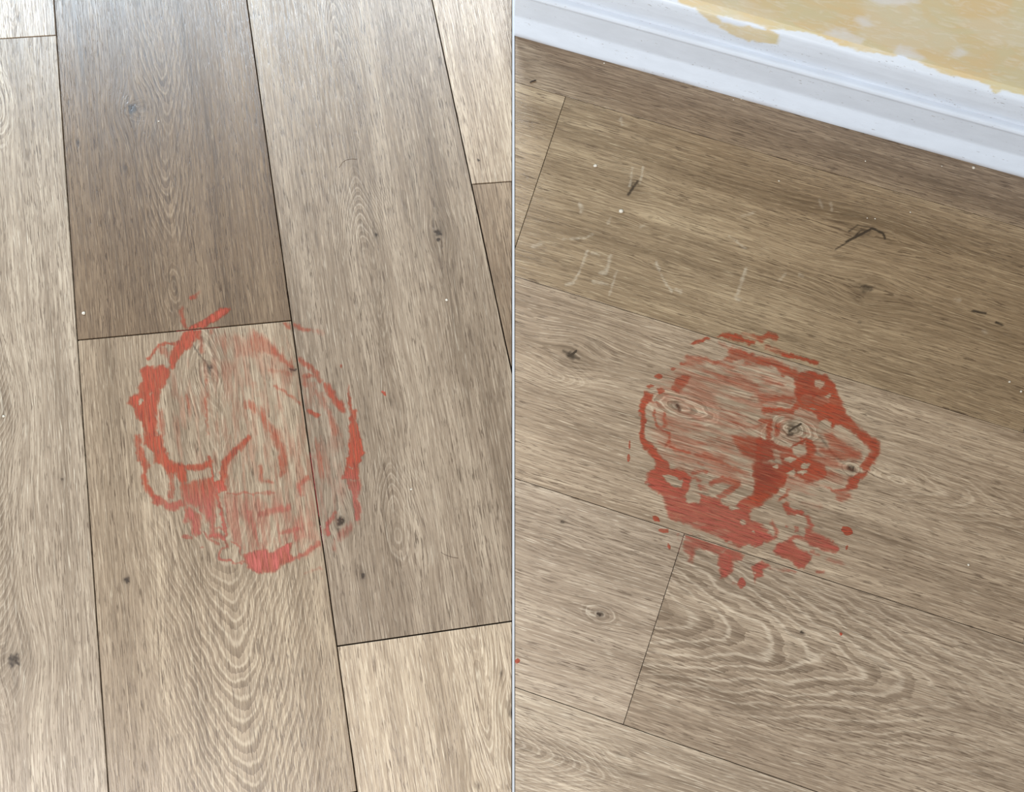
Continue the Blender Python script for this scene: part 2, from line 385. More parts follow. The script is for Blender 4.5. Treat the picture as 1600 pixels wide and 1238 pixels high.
def wood_fields(P, U, V, key, seed):
    u = P @ U; v = P @ V
    feat = FEAT.get(key, {})
    psi = v + 0.0016 * (fbm(u * 9, v * 14, seed, 2) - .5) * 2 + 0.006 * (fbm(u * 3, v * 5, seed + 5, 2) - .5)
    n = len(u); knot = np.zeros(n); ring = np.full(n, .16); scuff = np.zeros(n)
    uv = lambda x, y: (fl(x, y) @ U, fl(x, y) @ V)
    disp = np.zeros(n)
    for (x, y, r, su, sv, A, dk) in feat.get('knots', []):
        u0, v0 = uv(x, y); du, dv = (u - u0) / MPX, (v - v0) / MPX
        disp -= A * dv * MPX * np.exp(-(du / su) ** 2 - (dv / sv) ** 2)
        rr = np.sqrt((du / 1.25) ** 2 + dv ** 2) * (1 + .7 * (vnoise(du / 4 + seed, dv / 4, seed) - .5))
        knot = np.maximum(knot, dk * (1 - sstep(r * .45, r * 1.25, rr)) * (.55 + .6 * vnoise(du / 2.4, dv / 2.0, seed + 3)))
        knot = np.maximum(knot, dk * .22 * np.exp(-(rr / (r * 2.4)) ** 2))
    psi = psi + disp
    g = psi * 150
    best = np.full(n, .0); second = np.zeros(n); gg = g.copy()
    def put(wt, gi):
        nonlocal best, second, gg
        up = wt > best
        second = np.where(up, best, np.maximum(second, wt)); gg = np.where(up, gi, gg); best = np.where(up, wt, best)
    wob = 1.0 + .0
    for (x, y, dr, K, wpx, spc, hl, hw, st) in feat.get('arches', []):
        u0, v0 = uv(x, y); du, dv = (u - u0) / MPX, (v - v0) / MPX
        dv = dv + 10 * (fbm(du / 60, dv / 40, seed + 9, 2) - .5) + disp / MPX * .7
        gi = (dr * du + K * (np.sqrt(dv * dv + wpx * wpx) - wpx)) / spc
        gi = gi + .9 * (fbm(du / 45, dv / 25, seed + 11, 2) - .5)
        put(st * np.exp(-(du / hl) ** 4 - (dv / hw) ** 4), gi)
    for (x, y, hl, hw, k, st) in feat.get('eyes', []):
        u0, v0 = uv(x, y); du, dv = (u - u0) / MPX, (v - v0) / MPX
        r = np.sqrt((du / hl) ** 2 + (dv / hw) ** 2) * (1 + .25 * (fbm(du / 14 + 3, dv / 9, seed + 13, 2) - .5))
        put(st * (1 - sstep(.9, 1.35, r)) * 1.05, r * k)
    s = np.clip(best - second * .6, 0, 1)
    use = s > .12
    g = np.where(use, gg, g); ring = np.where(use, np.maximum(s, .12), ring)
    pp = px(np.column_stack([P, np.zeros(n)]))
    X, Y = pp[:, 0], pp[:, 1]
    for (wd, dk, pts) in feat.get('marks', []):
        x0, y0 = np.min(pts, 0) - 12; x1, y1 = np.max(pts, 0) + 12
        m = (X > x0) & (X < x1) & (Y > y0) & (Y < y1)
        if m.any():
            d = seg_dist(X[m], Y[m], pts, False)
            knot[m] = np.maximum(knot[m], dk * (1 - sstep(wd * .35, wd * .9 + .5, d)))
    for (wd, st, pts) in feat.get('scuffs', []):
        x0, y0 = np.min(pts, 0) - 12; x1, y1 = np.max(pts, 0) + 12
        m = (X > x0) & (X < x1) & (Y > y0) & (Y < y1)
        if m.any():
            d = seg_dist(X[m], Y[m], pts, False) + 3 * (vnoise(X[m] / 4, Y[m] / 4, 5) - .5)
            scuff[m] = np.maximum(scuff[m], .8 * st * (1 - sstep(wd * .2, wd * 1.0, d)) * (.35 + .9 * vnoise(X[m] / 3, Y[m] / 3, 9)))
    return u, psi, g, ring, knot, scuff

def grid_on(poly, U, V, step):
    P = np.array(poly); pu, pv = P @ U, P @ V
    n = len(poly); v0, v1 = pv.min(), pv.max()
    rows = np.linspace(v0, v1, max(2, int(math.ceil((v1 - v0) / step)) + 1))
    rows = np.unique(np.round(np.concatenate([rows, pv]), 7))
    keep = [rows[0]]
    for r in rows[1:]:
        if r - keep[-1] > 2e-5: keep.append(r)
    keep[-1] = v1; rows = np.array(keep)
    lo = np.full(len(rows), 1e9); hi = np.full(len(rows), -1e9)
    for i in range(n):
        a, b = i, (i + 1) % n; va, vb = pv[a], pv[b]
        if abs(va - vb) < 1e-9:
            m = np.abs(rows - va) < 2e-5
            lo[m] = np.minimum(lo[m], min(pu[a], pu[b])); hi[m] = np.maximum(hi[m], max(pu[a], pu[b])); continue
        m = (rows >= min(va, vb) - 1e-6) & (rows <= max(va, vb) + 1e-6)
        q = pu[a] + (pu[b] - pu[a]) * (rows[m] - va) / (vb - va)
        lo[m] = np.minimum(lo[m], q); hi[m] = np.maximum(hi[m], q)
    N = max(2, int(math.ceil((hi - lo).max() / step)) + 1)
    s = np.linspace(0, 1, N)
    uu = lo[:, None] + (hi - lo)[:, None] * s[None]; vv = np.repeat(rows[:, None], N, 1)
    XY = uu[..., None] * U + vv[..., None] * V
    R = len(rows)
    idx = np.arange(R * N).reshape(R, N)
    F = np.stack([idx[:-1, :-1], idx[:-1, 1:], idx[1:, 1:], idx[1:, :-1]], -1).reshape(-1, 4)
    loop = np.concatenate([idx[0, :], idx[1:, -1], idx[-1, -2::-1], idx[-2:0:-1, 0]])
    return XY.reshape(-1, 2), F, loop

def inset(poly, d):
    out = list(poly); P = np.array(poly); c = P.mean(0)
    for i in range(len(poly)):
        a, b = P[i], P[(i + 1) % len(poly)]
        if np.linalg.norm(b - a) < 1e-6: continue
        e = (b - a) / np.linalg.norm(b - a); nn = np.array([-e[1], e[0]])
        if nn @ c > nn @ a: nn = -nn
        out = clip(out, (nn, nn @ a - d))
    return out

floor = None
PLANKS = []
def plank(key, poly, U, V, step, tint, seed):
    poly = [p for i, p in enumerate(poly) if np.linalg.norm(p - poly[i - 1]) > 1e-6]
    if len(poly) < 3: return
    gp = GAP if U is UL else GAP * .5; bev = BEV if U is UL else BEV * .7
    outer = inset(poly, gp); inner = inset(poly, gp + bev)
    if len(inner) < 3: return
    XY, F, loop = grid_on(inner, U, V, step)
    n = len(XY); IP = np.array(inner); c = IP.mean(0)
    off = np.zeros((len(loop), 2)); B = XY[loop]
    for i in range(len(inner)):
        a, b = IP[i], IP[(i + 1) % len(inner)]; L = np.linalg.norm(b - a)
        if L < 1e-7: continue
        e = (b - a) / L; nn = np.array([-e[1], e[0]])
        if nn @ c > nn @ a: nn = -nn
        on = np.abs((B - a) @ nn) < 3e-5
        off[on] += nn * bev
    O = B + off
    V3 = np.vstack([np.column_stack([XY, np.zeros(n)]), np.column_stack([O, np.full(len(O), -bev)]), np.column_stack([O, np.full(len(O), -DEPTH + .0002)])])
    k = len(loop); i1 = n + np.arange(k); i2 = n + k + np.arange(k)
    r = lambda a: np.roll(a, -1)
    F = np.vstack([F, np.stack([loop, r(loop), r(i1), i1], -1)[:, ::-1], np.stack([i1, r(i1), r(i2), i2], -1)[:, ::-1]])
    # orientation: make the top face up
    a, b, d_ = V3[F[0, 0]], V3[F[0, 1]], V3[F[0, 3]]
    A = XY[F[:len(F) - 2 * k]]
    up = np.cross(A[:, 1] - A[:, 0], A[:, 3] - A[:, 0]).sum() > 0
    F[:len(F) - 2 * k] = F[:len(F) - 2 * k] if up else F[:len(F) - 2 * k, ::-1]
    Pall = V3[:, :2]
    u, psi, g, ring, knot, scuff = wood_fields(Pall, U, V, key, seed)
    su = seed * 1.731
    wc = np.column_stack([u + su, psi + seed * .617, g])
    o = mesh_obj('plank', V3, F, OAK, floor, attrs=dict(ring=ring, knot=knot, scuff=scuff),
                 vattrs=dict(wc=wc, tint=np.tile(np.array(tint, np.float32), (len(V3), 1))))
    return o

# the screed slab under the planks is the floor; planks are its pieces
sv = [(-1.8, -1.4, -.05), (1.8, -1.4, -.05), (1.8, 2.05, -.05), (-1.8, 2.05, -.05), (-1.8, -1.4, -DEPTH), (1.8, -1.4, -DEPTH), (1.8, 2.05, -DEPTH), (-1.8, 2.05, -DEPTH)]
floor = mesh_obj('floor', sv, [(3, 2, 1, 0), (4, 5, 6, 7), (0, 1, 5, 4), (1, 2, 6, 5), (2, 3, 7, 6), (3, 0, 4, 7)], SCREED)
tag(floor, 'pale brown oak-look plank floor in two laying directions', 'floor', kind='structure')

STEP = 0.0014
def band(base, h_list):
    p = list(base)
    for h in h_list: p = clip(p, h)
    return p
def uclip(p, U, lo, hi):
    p = clip(p, (-U, -lo)); return clip(p, (U, hi))
def urange(pts, U): 
    q = fl([a for a, b in pts], [b for a, b in pts]) @ U; return q.min(), q.max()

fills = []
def lay(key, poly, U, V, lo, hi, seed):
    core = uclip(poly, U, lo, hi)
    plank(key, core, U, V, STEP, TINT[key], seed)
    for k, rest in enumerate((clip(poly, (U, lo)), clip(poly, (-U, -hi)))):
        if len(rest) >= 3 and np.ptp(np.array(rest) @ U) > .02: fills.append((rest, U, V, seed * 3 + k))

# left field
mid = lambda a, b: fl((a[0] + b[0]) / 2, (a[1] + b[1]) / 2)
inL = [hp(STRIP_L, fl(300, 600))]
pA, pB, pC, pD = fl(40, 600), fl(300, 600), fl(620, 600), fl(790, 300)
L0 = (SL[0][0] - VL * WID, SL[0][1])
colA = band(BIG, inL + [hp(L0, pA), hp(SL[0], pA)])
colB = band(BIG, inL + [hp(SL[0], pB), hp(SL[1], pB)])
colC = band(BIG, inL + [hp(SL[1], pC), hp(SL[2], fl(620, 300))])
colD = band(BIG, inL + [hp(SL[2], fl(795, 200)), hp((SL[2][0] + VL * WID, SL[2][1]), fl(795, 200))])
loL, hiL = urange([(0, -30), (800, -30)], UL)[0], urange([(0, 1270), (800, 1270)], UL)[1]
lay('LA0', clip(colA, hp(CL[0], fl(40, 0))), UL, VL, urange([(0, -40)], UL)[0], 9, 1)
lay('LA1', clip(colA, hp(CL[0], fl(40, 600))), UL, VL, -9, urange([(160, 1275)], UL)[1], 2)
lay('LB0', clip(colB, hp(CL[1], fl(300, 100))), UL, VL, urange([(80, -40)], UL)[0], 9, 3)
lay('LB1', clip(colB, hp(CL[1], fl(300, 900))), UL, VL, -9, urange([(360, 1275)], UL)[1], 4)
lay('LC0', clip(colC, hp(CL[2], fl(600, 500))), UL, VL, urange([(390, -40)], UL)[0], 9, 5)
lay('LC1', clip(colC, hp(CL[2], fl(600, 1150))), UL, VL, -9, urange([(800, 1285)], UL)[1], 6)
lay('LD0', clip(colD, hp(CL[3], fl(790, 100))), UL, VL, urange([(680, -40)], UL)[0], 9, 7)
lay('LD1', clip(colD, hp(CL[3], fl(790, 500))), UL, VL, -9, 9, 8)
# right field
inR = [hp(STRIP_R, fl(1200, 600)), hp(WALL, fl(1200, 600))]
bA = band(BIG, inR + [hp(SR[0], fl(1200, 190))])
bB = band(BIG, inR + [hp(SR[0], fl(1200, 400)), hp(SR[1], fl(1200, 400))])
bC = band(BIG, inR + [hp(SR[1], fl(1200, 700)), hp(SR[2], fl(1200, 700))])
bD = band(BIG, inR + [hp(SR[2], fl(1200, 1000)), hp(SR[3], fl(1200, 1000))])
R4 = (SR[3][0] + VR * WID, SR[3][1])
bE = band(BIG, inR + [hp(SR[3], fl(900, 1200)), hp(R4, fl(900, 1200))])
hiR = lambda y: urange([(1630, y)], UR)[1]
lay('RA', bA, UR, VR, -9, hiR(320), 11)
lay('RB0', clip(bB, hp(DR[0], fl(820, 250))), UR, VR, -9, 9, 12)
lay('RB1', clip(bB, hp(DR[0], fl(1200, 400))), UR, VR, -9, hiR(520), 13)
lay('RC', bC, UR, VR, -9, hiR(840), 14)
lay('RD0', clip(bD, hp(DR[1], fl(900, 950))), UR, VR, -9, 9, 15)
lay('RD1', clip(bD, hp(DR[1], fl(1300, 1100))), UR, VR, -9, hiR(1200), 16)
lay('RE', bE, UR, VR, -9, urange([(1330, 1238)], UR)[1], 17)
# rows beyond the frame
for k in range(1, 7):
    a = (SL[0][0] - VL * WID * k, SL[0][1]); b = (SL[0][0] - VL * WID * (k + 1), SL[0][1])
    m_ = SL[0][0] - VL * WID * (k + .5)
    q = band(BIG, inL + [hp(a, m_), hp(b, m_)])
    if len(q) >= 3: fills.append((q, UL, VL, 40 + k))
for k in range(1, 4):
    a = (SL[2][0] + VL * WID * k, SL[2][1]); b = (SL[2][0] + VL * WID * (k + 1), SL[2][1]); m_ = SL[2][0] + VL * WID * (k + .5)
    q = band(BIG, inL + [hp(a, m_), hp(b, m_)])
    if len(q) >= 3: fills.append((q, UL, VL, 50 + k))
for k in range(1, 6):
    a = (SR[3][0] + VR * WID * k, SR[3][1]); b = (SR[3][0] + VR * WID * (k + 1), SR[3][1]); m_ = SR[3][0] + VR * WID * (k + .5)
    q = band(BIG, inR + [hp(a, m_), hp(b, m_)])
    if len(q) >= 3: fills.append((q, UR, VR, 60 + k))
rnd = random.Random(4)
for (q, U, V, sd) in fills:
    # stagger a joint in long runs
    pu = np.array(q) @ U; lo, hi = pu.min(), pu.max()
    t_ = rnd.uniform(.95, 1.08)
    cuts = [lo, hi] if hi - lo < 1.5 else [lo, lo + rnd.uniform(.5, .9) * (hi - lo) * .8, hi]
    for i in range(len(cuts) - 1):
        pc = uclip(q, U, cuts[i], cuts[i + 1])
        if len(pc) >= 3: plank('fill', pc, U, V, .012, (t_, t_ * .98, t_ * .96), sd + 7 * i)

# ------------------------------------------------------------------ joining strip between the two floor fields
def strip_mesh():
    y0, y1 = -1.35, 2.0
    def at(line, y): c, d = line; return c + d * ((y - c[1]) / d[1])
    a, b, c_, d = at(STRIP_L, y0), at(STRIP_R, y0), at(STRIP_R, y1), at(STRIP_L, y1)
    e = (STRIP_R[0] - STRIP_L[0]); e = e / np.linalg.norm(e) * .0004
    prof = [(a, b, c_, d, -DEPTH + .0002), (a, b, c_, d, .0004), (a + e, b - e, c_ - e, d + e, .0010)]
    vs = [(*p, q[4]) for q in prof for p in q[:4]]
    f = [(3, 2, 1, 0), (8, 9, 10, 11)]
    for k in range(2):
        for i in range(4): f.append((4 * k + i, 4 * k + (i + 1) % 4, 4 * k + 4 + (i + 1) % 4, 4 * k + 4 + i))
    return vs, f
st = mesh_obj('trim_1', *strip_mesh(), METAL)
tag(st, 'thin light grey joining strip set between the two plank floors', 'trim', kind='structure')

# ------------------------------------------------------------------ wall and baseboard
SD = STRIP_R[1] / np.linalg.norm(STRIP_R[1]); SD = SD if SD[1] > 0 else -SD      # the strip's direction, away from the camera
E0 = fl(803.4, 56)                                                               # front corner of the baseboard
LEN = 1.75
# depth behind the baseboard's front face, height
PROF = [(0, 0.0003), (0, .0025), (.0010, .0055), (.0080, .0225), (.0088, .0245), (.0091, .0270), (.0078, .0610), (.0076, .0630), (.0062, .0650), (.0055, .0680), (.0064, .0705), (.0085, .0715),
        (.0138, .0718), (.0143, .0745), (.0138, .0800), (.0132, .0920), (.0137, .1030), (.0146, .1090), (.0158, .1115), (.0225, .1160), (.0235, .1166)]
BD = PROF[-1][0]
def dense(prof, step):
    out = []
    for (a, b) in zip(prof[:-1], prof[1:]):
        k = max(1, int(math.ceil(math.hypot(b[0] - a[0], b[1] - a[1]) / step)))
        for i in range(k): out.append((a[0] + (b[0] - a[0]) * i / k, a[1] + (b[1] - a[1]) * i / k))
    return out + [prof[-1]]
def along(d):                                   # where the strip's end plane crosses depth d
    p = E0 - WN * d; k = ((E0 - p) @ np.array([-SD[1], SD[0]])) / (WT @ np.array([-SD[1], SD[0]]))
    return p + WT * k
YEL = [(760, -95), (860, -66), (980, -34), (1050, -14), (1062, 4), (1085, 12), (1098, 24), (1118, 38), (1128, 46), (1145, 54), (1170, 63), (1196, 68), (1214, 70), (1216, 56), (1204, 46), (1232, 46), (1262, 52), (1285, 58), (1312, 69), (1345, 80),
       (1396, 88), (1405, 84), (1440, 100), (1475, 115), (1510, 121), (1545, 134), (1556, 148), (1566, 140), (1620, 156), (1900, 236), (2600, 430), (2600, -900), (760, -900)]
HOLES = [[(1120, 24), (1150, 30), (1195, 40), (1198, 47), (1160, 40), (1128, 34)]]
PALE = [[(1285, 54), (1305, 44), (1325, 46), (1352, 62), (1345, 72), (1312, 66)], [(1395, 86), (1402, 70), (1425, 76), (1448, 90), (1440, 96)], [(1484, 86), (1500, 74), (1515, 82), (1500, 90)], [(1350, -6), (1440, -8), (1435, 4), (1380, 10)], [(1335, 28), (1350, 24), (1366, 40), (1345, 42)]]
def yellow_of(V3, wall):
    q = px(V3); X = q[:, 0] + 5 * (fbm(q[:, 0] / 14, q[:, 1] / 9, 3, 3) - .5); Y = q[:, 1] + 7 * (fbm(q[:, 0] / 10, q[:, 1] / 10, 8, 3) - .5)
    y = 1 - sstep(-1.5, 1.5, sdf_poly(X, Y, YEL))
    for h in HOLES: y = y * sstep(-2, 2, sdf_poly(X, Y, h))
    if wall:
        for h in PALE: y = y * (1 - .6 * (1 - sstep(-5, 5, sdf_poly(X, Y, h))))
        y = np.where(V3[:, 2] > .32, 1.0, y)
        y = np.where(V3[:, 2] < .1, 0.0, y)
    return y
dp = dense(PROF, .0016)
NT_ = 620
ts = np.linspace(0, 1, NT_) ** 1.0
vs = []
for (d, z) in dp:
    s0 = along(d); vs.append(np.column_stack([s0[0] + WT[0] * LEN * ts, s0[1] + WT[1] * LEN * ts, np.full(NT_, z)]))
R = len(dp); vs = np.vstack(vs)
idx = np.arange(R * NT_).reshape(R, NT_)
F = np.stack([idx[:-1, :-1], idx[:-1, 1:], idx[1:, 1:], idx[1:, :-1]], -1).reshape(-1, 4)
# back and ends
b0 = along(BD); nb = len(vs)
back = np.array([[*b0, dp[0][1]], [*(b0 + WT * LEN), dp[0][1]]])
vs = np.vstack([vs, back])
faces = [tuple(f) for f in F]
faces.append(tuple([nb] + [int(idx[i, 0]) for i in range(R)])); faces.append(tuple([nb + 1] + [int(idx[i, -1]) for i in range(R - 1, -1, -1)]))
faces.append((int(idx[0, 0]), nb, nb + 1, int(idx[0, -1])))
faces.append((int(idx[-1, -1]), nb + 1, nb, int(idx[-1, 0])))
zz = vs[:, 2]; tt = (vs[:, :2] - E0) @ WT
wc = np.column_stack([tt, zz + (vs[:, :2] - E0) @ WN * -1, np.zeros(len(vs))])
trim_dark = np.clip(1 - sstep(.001, .007, zz), 0, 1) * .55 + .25 * np.exp(-((zz - .0722) / .0016) ** 2)  # darker towards the foot; the groove's shadow line is put into the colour
bb = mesh_obj('baseboard_back', vs, faces, TRIMW, None, True, attrs=dict(yellow=yellow_of(vs, False), trim_dark=trim_dark), vattrs=dict(wc=wc))
tag(bb, 'white moulded baseboard with yellow paint smeared over its top edge', 'baseboard', kind='structure')
md = bb.modifiers.new('edge', 'EDGE_SPLIT'); md.split_angle = math.radians(38)

# wall: front face finely divided near the baseboard, plain above
zs = np.concatenate([np.linspace(0.0, .10, 3), np.linspace(.108, .34, 100), np.array([.5, .8, 1.2, 1.8, 2.5])])
NW = 520; tw = np.linspace(0, 1, NW)
w0 = along(BD); vs = []
for z in zs: vs.append(np.column_stack([w0[0] + WT[0] * LEN * tw, w0[1] + WT[1] * LEN * tw, np.full(NW, z)]))
vs = np.vstack(vs); R = len(zs); idx = np.arange(R * NW).reshape(R, NW)
F = [tuple(f) for f in np.stack([idx[:-1, :-1], idx[:-1, 1:], idx[1:, 1:], idx[1:, :-1]], -1).reshape(-1, 4)]
nb = len(vs); TH = .14
bk0 = w0 + SD * TH; bk1 = w0 + WT * LEN - WN * TH
vs = np.vstack([vs, [[*bk0, 0], [*bk1, 0], [*bk1, 2.5], [*bk0, 2.5]]])
F += [(nb + 1, nb, nb + 3, nb + 2), tuple([nb] + [int(i) for i in idx[:, 0]] + [nb + 3]), tuple([nb + 2] + [int(i) for i in idx[::-1, -1]] + [nb + 1]),
      tuple([nb + 3] + [int(i) for i in idx[-1, :]] + [nb + 2]), tuple([nb + 1] + [int(i) for i in idx[0, ::-1]] + [nb])]
wc = np.column_stack([(vs[:, :2] - E0) @ WT, vs[:, 2], np.zeros(len(vs))])
wl = mesh_obj('wall_back', vs, F, WALLM, None, False, attrs=dict(yellow=yellow_of(vs, True)), vattrs=dict(wc=wc))
tag(wl, 'wall brushed with patchy pale yellow paint above the white baseboard', 'wall', kind='structure')

# ------------------------------------------------------------------ red paint stains
# every shape is traced in enlarged crops of the photograph: (crop origin, scale) then shapes
# P = filled patch, S = stroke of a width, B = blot (ellipse), H = bare hole (ellipse), K = bare hole (polygon)
SA, SB = 230 / 1238, 220 / 1238
LEFT = [
 ((180, 450), SA, [
  ('P', .95, 2, [(965, 178), (935, 165), (885, 170), (820, 215), (740, 265), (640, 325), (575, 355), (720, 352), (840, 285), (900, 250), (940, 215)]),
  ('P', .85, 3, [(580, 350), (725, 345), (715, 430), (660, 445), (640, 510), (590, 530), (540, 600), (500, 670), (460, 690), (455, 600), (470, 520), (530, 450)]),
  ('S', .60, 2, 20, [(280, 600), (320, 550), (370, 480), (440, 465), (500, 470)]), ('S', .3, 4, 60, [(380, 500), (440, 560)]),
  ('P', .82, 3, [(210, 690), (270, 650), (330, 670), (390, 640), (460, 690), (440, 780), (410, 830), (380, 850), (370, 950), (350, 1050), (350, 1245), (260, 1245), (230, 1150), (180, 1100), (160, 1010), (110, 970), (110, 920), (190, 890), (195, 810), (230, 780)]),
  ('H', 1, 435, 640, 24, 40), ('H', .8, 215, 960, 18, 28), ('H', .9, 325, 630, 32, 30), ('H', .5, 300, 890, 14, 18),
  ('S', .55, 2, 24, [(625, 90), (655, 75)]), ('S', .35, 3, 18, [(660, 75), (715, 40)]), ('S', .5, 3, 26, [(560, 180), (575, 290), (600, 340)]),
  ('S', .32, 4, 40, [(720, 430), (725, 540)]), ('S', .35, 3, 26, [(800, 355), (810, 380)]),
  ('S', .30, 3, 12, [(600, 900), (620, 1000)]), ('S', .34, 3, 14, [(755, 780), (770, 1000), (770, 1238)]), ('S', .4, 4, 60, [(1110, 960), (1200, 1050), (1238, 1100)]),
  ('P', .22, 8, [(720, 380), (1238, 380), (1238, 620), (1000, 620), (860, 540)]), ('S', .3, 4, 30, [(380, 1050), (400, 1238)])]),
 ((180, 680), SA, [
  ('P', .82, 3, [(250, -10), (390, -10), (410, 90), (460, 200), (490, 230), (590, 240), (610, 380), (560, 400), (500, 330), (430, 330), (400, 260), (330, 230), (310, 150), (250, 80)]),
  ('P', .60, 3, [(160, -10), (205, -10), (230, 100), (260, 200), (300, 260), (255, 330), (220, 370), (235, 300), (190, 200)]),
  ('S', .70, 3, 44, [(235, 340), (265, 430), (310, 500), (370, 540)]),
  ('P', .62, 3, [(290, 480), (400, 520), (480, 570), (560, 540), (580, 600), (500, 640), (420, 610), (330, 590), (300, 540)]),
  ('S', .5, 3, 40, [(450, 300), (480, 400), (470, 520)]), ('S', .5, 3, 34, [(560, 380), (575, 520), (590, 620), (600, 720)]),
  ('P', .55, 4, [(560, 400), (640, 390), (700, 370), (820, 350), (850, 500), (860, 600), (830, 690), (760, 740), (700, 620), (640, 600), (580, 560)]),
  ('S', .68, 3, 55, [(600, 270), (700, 275), (800, 240)]), ('S', .6, 4, 90, [(760, 460), (790, 560)]),
  ('P', .85, 2, [(820, 385), (910, 370), (940, 470), (870, 480)]),
  ('S', .66, 3, 52, [(900, 390), (920, 230), (990, 160), (1060, 80), (1130, 20)]),
  ('S', .75, 2, 14, [(790, 180), (830, 400), (870, 560), (920, 760), (930, 850)]), ('S', .45, 4, 40, [(830, 680), (810, 800), (860, 860)]),
  ('S', .58, 4, 90, [(620, 660), (680, 700), (680, 800)]), ('B', .5, 4, 600, 855, 45, 26), ('S', .72, 3, 34, [(810, 850), (880, 840), (920, 880)]),
  ('S', .55, 2, 11, [(930, 860), (940, 940), (890, 970), (870, 1040), (950, 1050), (1010, 1080), (1080, 1070)]), ('S', .4, 2, 10, [(740, 820), (800, 880), (870, 920)]),
  ('S', .45, 2, 12, [(980, 900), (1040, 930), (1060, 1010)]), ('S', .42, 2, 12, [(840, 720), (850, 780), (900, 790)]),
  ('H', .8, 555, 680, 30, 50), ('H', .7, 870, 740, 30, 45), ('P', .85, 3, [(1080, 1010), (1240, 950), (1240, 1165), (1150, 1140), (1090, 1060)]),
  ('B', .5, 2, 740, 950, 16, 12), ('S', .42, 2, 11, [(940, 490), (1238, 490)]),
  ('P', .25, 5, [(880, 480), (950, 480), (1240, 490), (1240, 1000), (1080, 1000), (960, 850), (930, 750)])]),
 ((390, 500), SA, [
  ('S', .45, 3, 26, [(290, 20), (330, 50)]), ('S', .45, 3, 24, [(375, 40), (440, 70), (500, 85)]), ('S', .2, 4, 20, [(500, 85), (620, 110)]),
  ('P', .36, 6, [(0, 60), (130, 130), (260, 250), (360, 370), (330, 390), (180, 300), (50, 280), (0, 300)]), ('S', .4, 4, 50, [(200, 260), (270, 320), (350, 390)]),
  ('S', .50, 4, 36, [(410, 340), (480, 370), (560, 440), (590, 520)]), ('S', .42, 3, 30, [(460, 470), (530, 470)]), ('S', .4, 3, 26, [(465, 470), (470, 550)]),
  ('S', .62, 4, 56, [(640, 560), (690, 620), (730, 690), (780, 750)]), ('S', .36, 5, 56, [(600, 620), (620, 720), (690, 830), (720, 950)]), ('S', .3, 5, 40, [(540, 540), (545, 620)]),
  ('P', .78, 2, [(830, 540), (855, 640), (860, 750), (895, 760), (900, 850), (940, 1000), (960, 1130), (900, 1245), (825, 1245), (830, 1050), (835, 900), (850, 780), (825, 680)]),
  ('S', .65, 3, 42, [(510, 770), (570, 810)]), ('S', .4, 3, 26, [(200, 560), (290, 600), (370, 660), (420, 700)]),
  ('S', .42, 6, 90, [(0, 720), (90, 780), (200, 950), (270, 1100), (280, 1238)]), ('S', .5, 4, 40, [(210, 960), (260, 1060), (285, 1200)]), ('S', .3, 5, 40, [(40, 540), (60, 640)]),
  ('S', .26, 5, 70, [(560, 1060), (590, 1238)]), ('S', .22, 4, 26, [(700, 960), (770, 970)]), ('S', .25, 4, 30, [(160, 420), (340, 450)])]),
 ((390, 690), SA, [
  ('P', .80, 2, [(830, -10), (940, -10), (960, 110), (920, 140), (925, 320), (780, 320), (800, 200), (820, 120)]),
  ('P', .66, 3, [(830, 320), (935, 320), (935, 400), (910, 450), (940, 560), (930, 660), (880, 690), (870, 520), (840, 400)]),
  ('H', 1, 862, 85, 26, 50), ('H', 1, 855, 205, 30, 28), ('H', .9, 840, 130, 26, 14),
  ('S', .28, 5, 60, [(880, 690), (840, 730), (720, 830), (710, 900)]), ('S', .55, 3, 30, [(710, 600), (665, 700)]), ('S', .72, 3, 38, [(655, 700), (655, 780)]),
  ('P', .88, 3, [(-10, 960), (130, 910), (200, 930), (290, 870), (360, 850), (340, 940), (380, 1000), (280, 1040), (200, 1100), (60, 1095), (-10, 1060)]),
  ('S', .55, 3, 36, [(330, 990), (450, 960), (520, 910), (575, 860)]), ('S', .48, 4, 40, [(480, 310), (410, 370), (430, 450)]),
  ('S', .38, 3, 18, [(0, 440), (200, 430)]), ('S', .45, 4, 36, [(90, 200), (100, 330), (180, 340)]), ('S', .44, 5, 70, [(100, 610), (200, 580), (330, 560)]),
  ('S', .44, 4, 40, [(270, 770), (420, 740)]), ('S', .40, 4, 46, [(250, 0), (280, 180), (270, 280)]), ('S', .2, 3, 14, [(460, 1110), (600, 1070)]),
  ('S', .34, 5, 60, [(0, 600), (40, 760), (100, 900)]), ('S', .34, 5, 30, [(380, 740), (390, 830)]), ('S', .28, 6, 70, [(550, 0), (590, 150), (600, 290)]), ('S', .16, 6, 60, [(680, 120), (720, 280)]),
  ('P', .24, 8, [(0, 480), (350, 500), (530, 690), (570, 850), (350, 850), (0, 940)]), ('S', .25, 5, 60, [(420, 690), (520, 700)])]),
 ((0, 0), 1.0, [('P', .15, 14, [(262, 570), (320, 545), (440, 525), (500, 590), (545, 680), (545, 800), (490, 870), (400, 880), (345, 830), (290, 760), (255, 690)])]),
]
